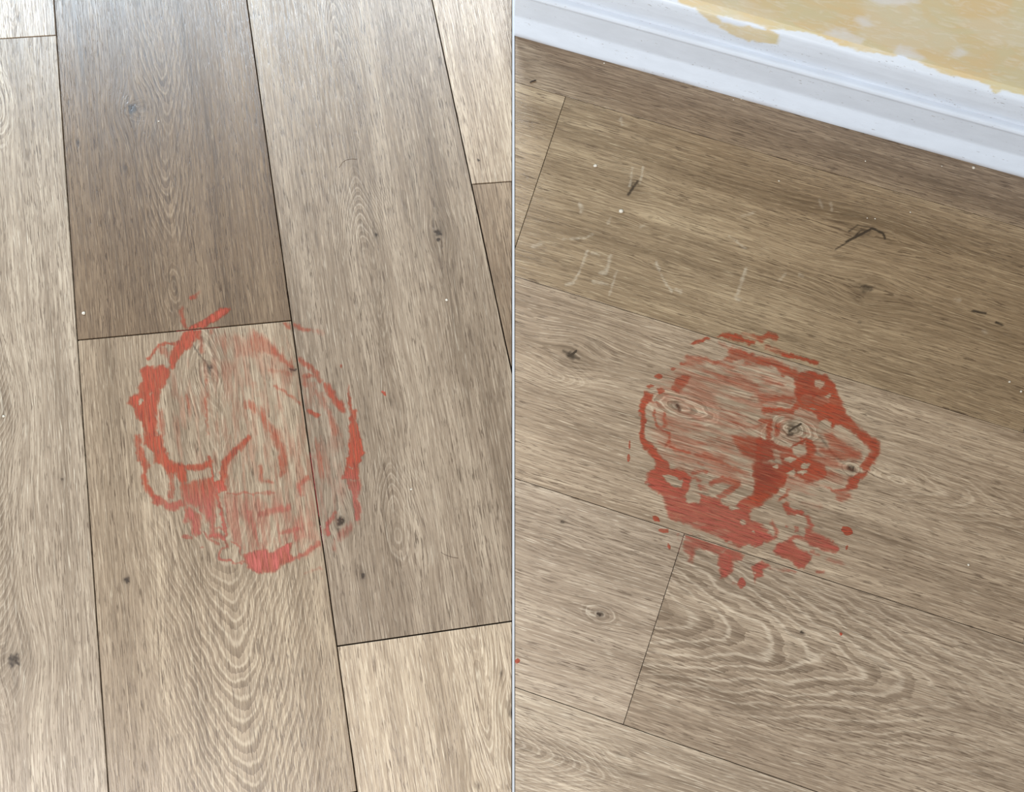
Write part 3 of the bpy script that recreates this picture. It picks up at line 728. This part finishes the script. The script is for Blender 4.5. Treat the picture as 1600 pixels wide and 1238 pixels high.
RIGHT = [
 ((970, 500), SB, [
  ('P', .92, 1.5, [(600, 225), (640, 195), (760, 150), (788, 158), (700, 197), (640, 222)]),
  ('P', .85, 2, [(850, 145), (940, 112), (1020, 118), (1080, 160), (1190, 195), (1170, 228), (1060, 190), (960, 170)]), ('S', .3, 3, 30, [(1080, 130), (1238, 160)]),
  ('P', .42, 4, [(860, 190), (950, 230), (1040, 250), (1150, 300), (1240, 320), (1240, 400), (1100, 400), (980, 440), (900, 420), (820, 390), (930, 330), (960, 280)]), ('H', .7, 860, 300, 90, 28), ('H', .7, 1040, 370, 70, 22),
  ('S', .55, 3, 50, [(970, 270), (1100, 310), (1238, 350)]), ('S', .5, 3, 34, [(930, 340), (820, 385)]), ('S', .35, 4, 30, [(590, 325), (720, 340), (800, 370)]),
  ('P', .36, 6, [(570, 310), (700, 330), (820, 400), (1000, 480), (1240, 520), (1240, 700), (1100, 650), (900, 560), (700, 480), (560, 420), (520, 400)]),
  ('B', .7, 2, 335, 497, 32, 26), ('B', .65, 2, 265, 580, 28, 18), ('B', .65, 2, 352, 620, 34, 26), ('B', .5, 2, 455, 432, 30, 11), ('B', .5, 2, 545, 385, 34, 16),
  ('P', .60, 3, [(500, 490), (620, 490), (600, 540), (540, 620), (510, 660), (470, 640), (440, 600), (470, 540)]),
  ('P', .88, 2, [(205, 625), (290, 660), (280, 710), (225, 750), (215, 850), (240, 880), (215, 930), (210, 1010), (230, 1070), (290, 1110), (330, 1180), (410, 1245), (310, 1245), (250, 1170), (190, 1120), (165, 1040), (175, 920), (165, 850), (165, 750), (195, 690)]),
  ('S', .52, 2, 28, [(295, 790), (310, 900), (340, 960), (430, 990), (420, 1080), (390, 1100)]), ('S', .52, 3, 42, [(430, 1100), (480, 1150), (590, 1170)]),
  ('S', .5, 3, 30, [(380, 830), (390, 930)]), ('S', .5, 2, 18, [(270, 715), (350, 740)]), ('S', .35, 3, 20, [(400, 930), (470, 950)]), ('S', .3, 3, 20, [(330, 1060), (390, 1110)]),
  ('P', .28, 6, [(400, 880), (700, 880), (860, 1000), (840, 1060), (600, 1000), (420, 950)]), ('S', .4, 4, 40, [(800, 1000), (870, 1030)]),
  ('P', .60, 4, [(960, 1000), (1160, 1020), (1245, 1010), (1245, 1245), (1050, 1190), (980, 1080)]), ('S', .4, 3, 22, [(950, 900), (1160, 960), (1238, 920)]), ('S', .4, 4, 26, [(1150, 680), (1238, 670)]),
  ('S', .4, 4, 30, [(660, 1190), (800, 1230), (900, 1270)]), ('S', .3, 4, 22, [(690, 1080), (770, 1120)]), ('S', .3, 4, 26, [(960, 790), (1100, 860), (1238, 900)]),
  ('B', .35, 2, 505, 780, 18, 22)]),
 ((1180, 500), SB, [
  ('S', .66, 3, 46, [(30, 160), (130, 135), (190, 160)]), ('S', .42, 4, 40, [(90, 250), (150, 260), (260, 310)]), ('S', .82, 2, 32, [(250, 305), (390, 330), (460, 355), (540, 378)]), ('S', .4, 3, 24, [(0, 140), (60, 190)]),
  ('P', .66, 4, [(-5, 315), (110, 330), (220, 370), (330, 430), (380, 450), (400, 560), (250, 480), (150, 420), (-5, 390)]),
  ('P', .86, 3, [(370, 460), (500, 450), (620, 490), (680, 540), (720, 630), (770, 740), (800, 820), (880, 900), (970, 990), (1085, 1070), (1085, 1180), (1060, 1245), (980, 1245), (1040, 1190), (960, 1090), (880, 1010), (790, 940), (700, 920), (680, 960), (560, 900), (520, 830), (430, 790), (380, 760), (350, 680), (340, 600)]),
  ('H', .85, 560, 565, 55, 48), ('H', .7, 640, 670, 40, 18), ('H', .8, 510, 780, 35, 15), ('H', .95, 610, 925, 60, 50), ('H', .38, 580, 710, 80, 50), ('H', .35, 450, 700, 60, 60),
  ('S', .72, 3, 46, [(80, 800), (230, 790), (330, 800), (370, 750)]), ('S', .7, 3, 46, [(50, 880), (130, 890), (120, 1000), (110, 1060)]), ('S', .6, 3, 40, [(200, 930), (190, 1010)]),
  ('P', .80, 3, [(-5, 1040), (110, 1040), (200, 1100), (300, 1110), (390, 1060), (400, 1030), (500, 1050), (530, 1120), (530, 1210), (450, 1210), (440, 1080), (330, 1130), (330, 1190), (230, 1170), (150, 1130), (180, 1245), (-5, 1245)]),
  ('P', .50, 5, [(590, 1000), (680, 990), (800, 1090), (920, 1160), (960, 1245), (700, 1245), (560, 1190), (530, 1120), (640, 1120)]), ('S', .5, 3, 50, [(380, 1225), (520, 1225)]),
  ('P', .38, 6, [(-5, 620), (150, 640), (340, 700), (340, 780), (-5, 760)]), ('S', .5, 4, 40, [(60, 720), (180, 690), (330, 690)]), ('S', .4, 4, 30, [(0, 560), (250, 560)]),
  ('S', .5, 3, 24, [(880, 1160), (920, 1175)]), ('S', .5, 4, 30, [(240, 480), (370, 500)]), ('H', .9, 350, 945, 110, 76), ('H', .7, 200, 870, 60, 30), ('H', .8, 390, 1150, 55, 60)]),
 ((970, 710), SB, [
  ('P', .82, 3, [(245, -10), (330, -10), (400, 60), (440, 120), (540, 130), (620, 190), (600, 270), (600, 330), (540, 390), (380, 370), (270, 310), (220, 240), (230, 170), (300, 120), (310, 60)]),
  ('K', 1, [(355, 168), (440, 178), (550, 230), (535, 290), (470, 290), (400, 240)]),
  ('P', .72, 3, [(375, 365), (540, 390), (640, 330), (720, 350), (860, 390), (1010, 440), (1060, 390), (1180, 370), (1245, 340), (1245, 460), (1140, 480), (1140, 580), (1245, 620), (1245, 800), (1080, 800), (1040, 830), (960, 790), (870, 740), (640, 650), (540, 610), (410, 560), (380, 430)]),
  ('H', 1, 635, 385, 76, 54), ('H', .8, 1075, 605, 32, 30), ('H', .9, 1160, 680, 20, 14), ('H', .6, 965, 780, 24, 20), ('H', .45, 650, 620, 110, 26), ('H', .35, 860, 690, 110, 30), ('H', .9, 1000, 470, 60, 22), ('H', .9, 950, 415, 90, 50),
  ('S', .52, 3, 46, [(640, 160), (740, 150)]), ('S', .5, 3, 46, [(690, 290), (760, 310)]), ('S', .55, 3, 52, [(800, 250), (900, 215), (1040, 250), (940, 330), (870, 380)]), ('S', .4, 3, 20, [(640, 210), (700, 230)]), ('S', .4, 3, 20, [(680, 70), (720, 90)]),
  ('S', .45, 4, 30, [(720, 0), (850, 50), (960, 110)]), ('S', .4, 5, 60, [(1000, 120), (1130, 200)]),
  ('P', .92, 4, [(1150, 80), (1245, 40), (1245, 420), (1100, 390), (1190, 330), (1170, 230)]),
  ('P', .52, 3, [(555, 690), (700, 735), (870, 790), (960, 820), (860, 880), (780, 860), (700, 830), (650, 830), (640, 950), (600, 950), (580, 880), (540, 820)]),
  ('P', .68, 3, [(860, 870), (960, 820), (1090, 890), (1060, 940), (990, 940), (1000, 1000), (950, 1070), (870, 1105), (860, 1000)]), ('S', .88, 4, 50, [(960, 900), (940, 1000), (910, 1060)]),
  ('B', .75, 3, 1060, 1135, 40, 46), ('S', .4, 2, 14, [(990, 1130), (1030, 1140)]), ('P', .78, 3, [(1145, 995), (1245, 940), (1245, 1070), (1195, 1060), (1180, 1140), (1160, 1060)]), ('H', .8, 1180, 1040, 16, 16),
  ('P', .42, 4, [(460, 680), (540, 690), (530, 770), (490, 760)]), ('S', .5, 3, 50, [(960, 800), (1040, 860)])]),
 ((1180, 710), SB, [
  ('P', .94, 4, [(-10, 60), (200, 80), (260, 110), (330, 100), (390, 40), (240, 300), (170, 350), (100, 400), (-10, 465)]),
  ('P', .70, 3, [(200, -10), (390, -10), (480, 20), (620, 100), (640, 200), (490, 260), (350, 200), (340, 140), (260, 150), (240, 90)]), ('S', .7, 3, 60, [(240, 120), (380, 90), (470, 30)]),
  ('H', .85, 185, 108, 32, 18), ('H', .95, 440, 100, 46, 24), ('H', .95, 420, 155, 55, 22), ('H', .9, 310, 165, 48, 24), ('H', .9, 315, 45, 60, 20), ('H', .8, 250, 325, 36, 22),
  ('P', .42, 5, [(620, 90), (700, 130), (740, 190), (640, 200)]), ('S', .4, 5, 70, [(480, 10), (620, 40), (700, 80)]),
  ('P', .82, 3, [(990, -10), (1090, -10), (1000, 150), (940, 220), (880, 290), (800, 330), (680, 320), (610, 290), (720, 310), (800, 290), (830, 200), (870, 180), (970, 150), (900, 110), (960, 50)]),
  ('P', .44, 5, [(620, 290), (720, 310), (850, 340), (850, 400), (750, 440), (690, 400), (690, 350)]), ('S', .5, 3, 25, [(290, 310), (270, 370), (210, 400)]),
  ('S', .75, 3, 50, [(260, 450), (310, 505), (400, 510)]), ('S', .62, 3, 38, [(460, 560), (490, 620)]), ('S', .3, 3, 20, [(400, 520), (470, 560)]),
  ('P', .70, 3, [(430, 650), (490, 640), (510, 690), (640, 740), (740, 820), (730, 870), (600, 850), (480, 810), (420, 750)]), ('S', .4, 3, 26, [(500, 860), (550, 890)]),
  ('P', .84, 3, [(180, 790), (320, 740), (340, 780), (360, 820), (440, 850), (500, 880), (500, 930), (450, 970), (430, 1010), (370, 1010), (340, 950), (200, 890), (160, 860)]),
  ('P', .76, 3, [(-10, 610), (90, 660), (180, 740), (90, 780), (-10, 820)]), ('S', .5, 3, 26, [(150, 600), (190, 660), (180, 720)]), ('S', .55, 3, 24, [(310, 750), (350, 728), (410, 735)]), ('B', .45, 3, 270, 630, 18, 14), ('B', .45, 3, 360, 660, 16, 24),
  ('P', .80, 3, [(-10, 990), (60, 935), (140, 990), (80, 1010), (60, 1070), (-10, 1090)]), ('S', .36, 3, 22, [(140, 1000), (350, 1030)]), ('S', .36, 3, 18, [(540, 1030), (600, 1030)]), ('S', .2, 4, 34, [(630, 930), (760, 955)]),
  ('S', .2, 5, 50, [(420, 430), (560, 460)])]),
 ((0, 0), 1.0, [('P', .24, 14, [(1030, 590), (1080, 560), (1200, 570), (1250, 600), (1270, 640), (1330, 690), (1350, 720), (1320, 760), (1230, 780), (1150, 760), (1060, 740), (1020, 690), (1015, 630)])]),
]
def density_of(X, Y, groups):
    D = np.zeros(X.shape)
    wx = X + 7.0 * (fbm(X / 6, Y / 6, 31, 3) - .5); wy = Y + 7.0 * (fbm(X / 6, Y / 6, 57, 3) - .5)
    # haze first, bare holes last within every crop
    for (org, sc, shapes) in groups[::-1]:
        tr = lambda pts: [(org[0] + a * sc, org[1] + b * sc) for a, b in pts]
        for s in shapes:
            if s[0] in 'PSK': pts = np.array(tr(s[-1])); x0, y0 = pts.min(0) - 34; x1, y1 = pts.max(0) + 34
            else:
                o_ = 3 if s[0] == 'B' else 2
                cx, cy = org[0] + s[o_] * sc, org[1] + s[o_ + 1] * sc; rx, ry = s[o_ + 2] * sc, s[o_ + 3] * sc
                x0, x1, y0, y1 = cx - rx - 12, cx + rx + 12, cy - ry - 12, cy + ry + 12
            m = (X > x0) & (X < x1) & (Y > y0) & (Y < y1)
            if not m.any(): continue
            a, b = wx[m], wy[m]
            if s[0] == 'P':
                k = s[1] * (1 - sstep(-s[2] * 1.5, s[2] * 1.2, sdf_poly(a, b, pts))); D[m] = np.maximum(D[m], k) + .12 * np.minimum(D[m], k)
            elif s[0] == 'S':
                k = s[1] * (1 - sstep(-min(s[2] * 1.2, s[3] * sc * .45), s[2] * 1.2, seg_dist(a, b, pts, False) - s[3] * sc / 2)); D[m] = np.maximum(D[m], k) + .12 * np.minimum(D[m], k)
            elif s[0] == 'B':
                q = np.sqrt(((a - cx) / rx) ** 2 + ((b - cy) / ry) ** 2); k = s[1] * (1 - sstep(.75, 1.15, q)); D[m] = np.maximum(D[m], k)
            elif s[0] == 'H':
                q = np.sqrt(((a - cx) / rx) ** 2 + ((b - cy) / ry) ** 2); D[m] *= 1 - s[1] * (1 - sstep(.7, 1.1, q))
            else:
                D[m] *= 1 - s[1] * (1 - sstep(-1.5, 1.5, sdf_poly(a, b, pts)))
    return np.clip(D, 0, 1)

ZF = 0.00018
def film(name, parent, X, Y, U, V, dens, pink, parts, step):
    """one film piece for every plank it lies on; X,Y grid in floor metres"""
    XY = np.stack([X.ravel(), Y.ravel()], 1); D = dens.ravel()
    H, W = X.shape
    idx = np.arange(H * W).reshape(H, W)
    F = np.stack([idx[:-1, :-1], idx[:-1, 1:], idx[1:, 1:], idx[1:, :-1]], -1).reshape(-1, 4)
    a = XY[F[0, 1]] - XY[F[0, 0]]; b = XY[F[0, 3]] - XY[F[0, 0]]
    if a[0] * b[1] - a[1] * b[0] < 0: F = F[:, ::-1]
    fc = XY[F].mean(1); fd = D[F].max(1)
    for hs in parts:
        m = fd > .035
        for (n, k) in hs: m &= (fc @ n) < k - GAP - BEV - step * .3
        if m.sum() < 4: continue
        fs = F[m]
        lab = np.full(H * W, H * W + 1); lab[fs.ravel()] = fs.ravel()      # connected pieces: spread the least index
        while True:
            lo_ = lab[fs].min(1); new = lab.copy()
            for c_ in range(4): np.minimum.at(new, fs[:, c_], lo_)
            for _ in range(3):
                ok = new <= H * W; new[ok] = new[new[ok]]
            if (new == lab).all(): break
            lab = new
        fl_ = lab[fs[:, 0]]; ids, cnt = np.unique(fl_, return_counts=True)
        jobs = [(name, fl_ == i) for i, c_ in zip(ids, cnt) if c_ >= 120]
        small = np.isin(fl_, ids[cnt < 120])
        if small.sum() > 3: jobs.append(('paint_flecks', small))
        for nm, sel in jobs:
            f = fs[sel]; used, inv = np.unique(f, return_inverse=True)
            v = XY[used]
            wc = np.column_stack([v @ U, v @ V, np.zeros(len(v))])
            o = mesh_obj(nm, np.column_stack([v, np.full(len(v), ZF)]), inv.reshape(-1, 4), PAINT, parent, attrs=dict(cover=D[used], pink=np.clip(pink.ravel()[used], 0, 1), wet=np.clip(-pink.ravel()[used], 0, 1)), vattrs=dict(wc=wc))
            if nm == 'paint_flecks': o['kind'] = 'stuff'

def stain(groups, box, U, V, parts, pinkf):
    step = .00095
    c = fl([box[0], box[2], box[2], box[0]], [box[1], box[1], box[3], box[3]])
    uu = np.arange((c @ U).min(), (c @ U).max(), step); vv = np.arange((c @ V).min(), (c @ V).max(), step)
    GU, GV = np.meshgrid(uu, vv)
    X = GU * U[0] + GV * V[0]; Y = GU * U[1] + GV * V[1]
    q = px(np.column_stack([X.ravel(), Y.ravel(), np.zeros(X.size)]))
    D = density_of(q[:, 0], q[:, 1], groups)
    streak = fbm(GU.ravel() * 34, GV.ravel() * 420, 71, 2)
    blot = fbm(GU.ravel() * 60, GV.ravel() * 130, 91, 3)
    D = D * sstep(-.06, .48, D + .75 * (streak - .5) + .62 * (blot - .5)) * (.72 + .36 * streak + .20 * blot)
    D = np.clip(D, 0, .95)
    root = bpy.data.objects.new('paint_stain', None); C.objects.link(root)
    ctr_ = fl((box[0] + box[2]) / 2, (box[1] + box[3]) / 2)
    root.location = (ctr_[0], ctr_[1], 0)
    bpy.context.view_layer.update()
    film('paint_smear', root, X, Y, U, V, D.reshape(X.shape), pinkf(q[:, 0], q[:, 1]), parts, step)
    for ch in root.children: ch.matrix_parent_inverse = root.matrix_world.inverted()
    return root

SEAMRED = make_plain('red_paint_in_seam', (0.20, 0.012, 0.008), 0.4, 0, 300, 0.3, 0.1)
def seam_fill(root, p0, p1):
    gap = GAP if root is ls else GAP * .6
    a, b = fl(*p0), fl(*p1); e = (b - a) / np.linalg.norm(b - a); n = np.array([-e[1], e[0]]) * gap
    k = 24; vs = []; f = []
    for i in range(k + 1):
        c = a + (b - a) * i / k; h = -.0011 - .0012 * abs(math.sin(i * 1.7)) * .5
        if i in (0, k): h = -.004
        for s, z in ((-1, -.005), (-1, h), (1, h), (1, -.005)): vs.append((*(c + n * s), z))
    for i in range(k):
        for j in range(4): f.append((4 * i + j, 4 * i + (j + 1) % 4, 4 * i + 4 + (j + 1) % 4, 4 * i + 4 + j))
    f += [(3, 2, 1, 0), (4 * k, 4 * k + 1, 4 * k + 2, 4 * k + 3)]
    o = mesh_obj('seam_paint', vs, f, SEAMRED, root)
    o.matrix_parent_inverse = root.matrix_world.inverted()
    o['label'] = 'dark red paint caught in the plank joint'

pL0 = [hp(SL[0], pB), hp(SL[1], pB), hp(CL[1], fl(300, 100))]
pL1 = [hp(SL[0], pB), hp(SL[1], pB), hp(CL[1], fl(300, 900))]
pL2 = [hp(SL[1], pC)]
ls = stain(LEFT, (188, 445, 590, 912), UL, VL, [pL0, pL1, pL2], lambda x, y: sstep(735, 790, y + (x - 400) * .12 + 14 * (fbm(x / 20, y / 20, 5, 2) - .5)) * .8 + .05)
tag(ls, 'oval ring of red paint smeared over lengthwise planks, faded pink at one end', 'paint stain')
pR0 = [hp(SR[1], fl(1200, 400))]
pR1 = [hp(SR[1], fl(1200, 700)), hp(SR[2], fl(1200, 700))]
pR2 = [hp(SR[2], fl(1200, 1000)), hp(DR[1], fl(1300, 1100))]
pR3 = [hp(SR[2], fl(1200, 1000)), hp(DR[1], fl(900, 950))]
rs = stain(RIGHT, (990, 505, 1385, 925), UR, VR, [pR0, pR1, pR2, pR3], lambda x, y: sstep(700, 830, y - (x - 1150) * .15) * .55 + .05 - 1.2 * np.exp(-((x - 1195) / 38) ** 2 - ((y - 742) / 42) ** 2) - .5 * np.exp(-((x - 1262) / 30) ** 2 - ((y - 600) / 30) ** 2) - .7 * np.exp(-((x - 1225) / 40) ** 2 - ((y - 690) / 16) ** 2))
tag(rs, 'blotchy red paint patch around a large knot on the planks near the baseboard', 'paint stain')
bpy.context.view_layer.update()
seam_fill(ls, (272, 517.8), (345, 511.2)); seam_fill(ls, (484, 705), (499, 812)); seam_fill(ls, (500, 820), (507, 858))
seam_fill(rs, (1165, 543.3), (1243, 567)); seam_fill(rs, (1060, 830.5), (1262, 894.5)); seam_fill(rs, (1068.5, 837), (1060, 863)); seam_fill(rs, (1290, 903.6), (1312, 911))

# separate little drops of paint
def drop(pt, rx, ry, ang, dens, label, sd):
    c = fl(*pt); n = 30; rings = 5; vs = [(c[0], c[1], ZF * 2.2)]; ds = [dens]
    for r in range(1, rings + 1):
        for i in range(n):
            t = 2 * math.pi * i / n
            k = 1 + .30 * (float(vnoise(np.array([math.cos(t) * 1.6 + sd]), np.array([math.sin(t) * 1.6]), sd)[0]) - .5) * 2
            x, y = rx * MPX * r / rings * k * math.cos(t), ry * MPX * r / rings * k * math.sin(t)
            ca, sa = math.cos(ang), math.sin(ang)
            vs.append((c[0] + x * ca - y * sa, c[1] + x * sa + y * ca, ZF * (1 + 1.2 * (1 - (r / rings) ** 2)) if r < rings else .00006))
            ds.append(dens if r < rings else dens * .75)
    f = [(0, 1 + i, 1 + (i + 1) % n) for i in range(n)]
    for r in range(rings - 1):
        a, b = 1 + r * n, 1 + (r + 1) * n
        f += [(a + i, b + i, b + (i + 1) % n, a + (i + 1) % n) for i in range(n)]
    V3 = np.array(vs)
    o = mesh_obj('paint_drop', V3, f, PAINT, None, True, attrs=dict(cover=ds, pink=[.1] * len(vs), wet=[0.0] * len(vs)), vattrs=dict(wc=V3))
    return tag(o, label, 'paint drop', 'stray drops of red paint')
drop((600, 614.5), 5.2, 2.6, -.75, .8, 'red paint speck alone on the bare plank beside the oval ring', 1)
drop((533, 572.5), 1.6, 3.4, .1, .65, 'tiny faint red speck above the broken right edge of the oval ring', 2)
drop((1323, 830.5), 8.6, 6.2, -.2, .95, 'largest solid red paint drop standing clear of the blotchy patch', 3)
drop((1323, 855.5), 2, 3.8, -.3, .6, 'small thin red mark just beside the largest solid drop', 4)
drop((1025.5, 810.5), 6.8, 4, -.75, .85, 'red bean-shaped drop just on the stained plank above the long joint', 5)
drop((1037.5, 829.5), 7.2, 3.2, .05, .62, 'pale red oval drop just across the long joint from the patch', 6)
drop((1045.5, 854), 2.4, 5, .45, .62, 'slim red droplet beside the short plank joint', 7)
drop((1314, 991), 2.6, 2.4, 0, .97, 'round red dot alone on the plank with arched grain', 8)
drop((808.5, 1033), 3.6, 3.6, .8, .85, 'small red fleck close to the grey joining strip', 9)
drop((983.5, 695), 1.7, 6.5, .05, .62, 'thin upright red streak beside the patch, farther from the long joint', 10)
drop((982, 716), 2.4, 6.5, -.1, .62, 'thin upright red streak beside the patch, nearer the long joint', 11)

# ------------------------------------------------------------------ crumbs, splinter, hair
CRUMB_LABEL = {0: 'white crumb beside the long seam just above the cross joint by the oval red ring', 1: 'white crumb on the scuffed plank beside the slanting dark knot',
               2: 'largest white crumb lying among pale scuffs on the olive-brown plank', 3: 'white crumb on the dark plank close under the white baseboard'}
def crumb(pt, r, sd):
    c = fl(*pt); rr = random.Random(sd); s = r * MPX * .8
    vs = []; f = []; n = 8; lv = [(0.75, 0), (1.0, .45), (.75, .9), (.3, 1.15)]
    for k, (q, z) in enumerate(lv):
        for i in range(n):
            t = 2 * math.pi * i / n + .2 * k; m = q * rr.uniform(.75, 1.2)
            vs.append((c[0] + s * m * math.cos(t) * 1.15, c[1] + s * m * math.sin(t), z * s * rr.uniform(.8, 1.1) if k else 0.0))
    for k in range(3):
        for i in range(n): f.append((k * n + i, k * n + (i + 1) % n, (k + 1) * n + (i + 1) % n, (k + 1) * n + i))
    f.append(tuple(range(n - 1, -1, -1))); f.append(tuple(range(3 * n, 4 * n)))
    o = mesh_obj('plaster_crumb', vs, f, CRUMB)
    tag(o, CRUMB_LABEL.get(sd - 3, 'speck-sized white plaster crumb hardly wider than a line of wood grain'), 'crumb', 'white plaster crumbs on the floor')
for i, (x, y, r) in enumerate([(131, 490, 3), (930, 259.5, 3.2), (970, 330.5, 4), (1520.5, 262.5, 3), (698, 469, 2.4), (642.5, 765, 2), (6, 651, 2.4), (944, 99, 1.6), (1217, 283, 1.7), (1422, 332, 1.6), (1367, 342, 1.4), (1355, 341, 1.3),
                               (1595, 612, 2), (1471.5, 260, 1.4), (1352, 252, 1.4), (248, 190, 1.5), (1158, 155, 1.5), (1146, 156, 1.2), (1513, 883, 1.8), (1577, 597, 1.8)]):
    crumb((x, y), r, i + 3)

def tube(name, pts, rad, mat, sides=6):
    vs = []; f = []
    P = [np.array(p, float) for p in pts]
    for i, p in enumerate(P):
        d = P[min(i + 1, len(P) - 1)] - P[max(i - 1, 0)]; d /= np.linalg.norm(d)
        s = np.cross(d, (0, 0, 1)); s /= np.linalg.norm(s); u_ = np.cross(s, d)
        r = rad[i] if isinstance(rad, (list, tuple)) else rad
        for k in range(sides):
            a = 2 * math.pi * k / sides; vs.append(p + r * (math.cos(a) * s + math.sin(a) * u_))
    n = sides
    for i in range(len(P) - 1):
        for k in range(n): f.append((i * n + k, i * n + (k + 1) % n, (i + 1) * n + (k + 1) % n, (i + 1) * n + k))
    f.append(tuple(range(n - 1, -1, -1))); f.append(tuple(range((len(P) - 1) * n, len(P) * n)))
    return mesh_obj(name, vs, f, mat, None, True)
def curve_px(pts, z):
    return [(*fl(x, y), z) for x, y in pts]
o = tube('wood_splinter', curve_px([(828, 129.5), (831, 128), (834.5, 126.8), (837.5, 126.2)], .0009), [.0006, .0009, .0009, .0005], BARK)
tag(o, 'short black splinter lying on the dark plank near the baseboard', 'splinter')
HAIR = make_plain('brown_hair', (0.10, 0.06, 0.035), 0.5, 0, 300, 0.2, 0.0)
o = tube('hair_strand', curve_px([(689, 863), (694, 866.5), (700, 869), (707, 871), (716, 872.5)], .0002), .00018, HAIR, 5)
tag(o, 'fine curved hair strand lying on the plank beside the cross joint', 'hair')
o = tube('hair_strand', curve_px([(530, 262), (535, 254), (541, 250), (550, 248.5), (558, 249)], .0002), .00018, HAIR, 5)
tag(o, 'fine hair strand curled on the plank above a small dark knot', 'hair')
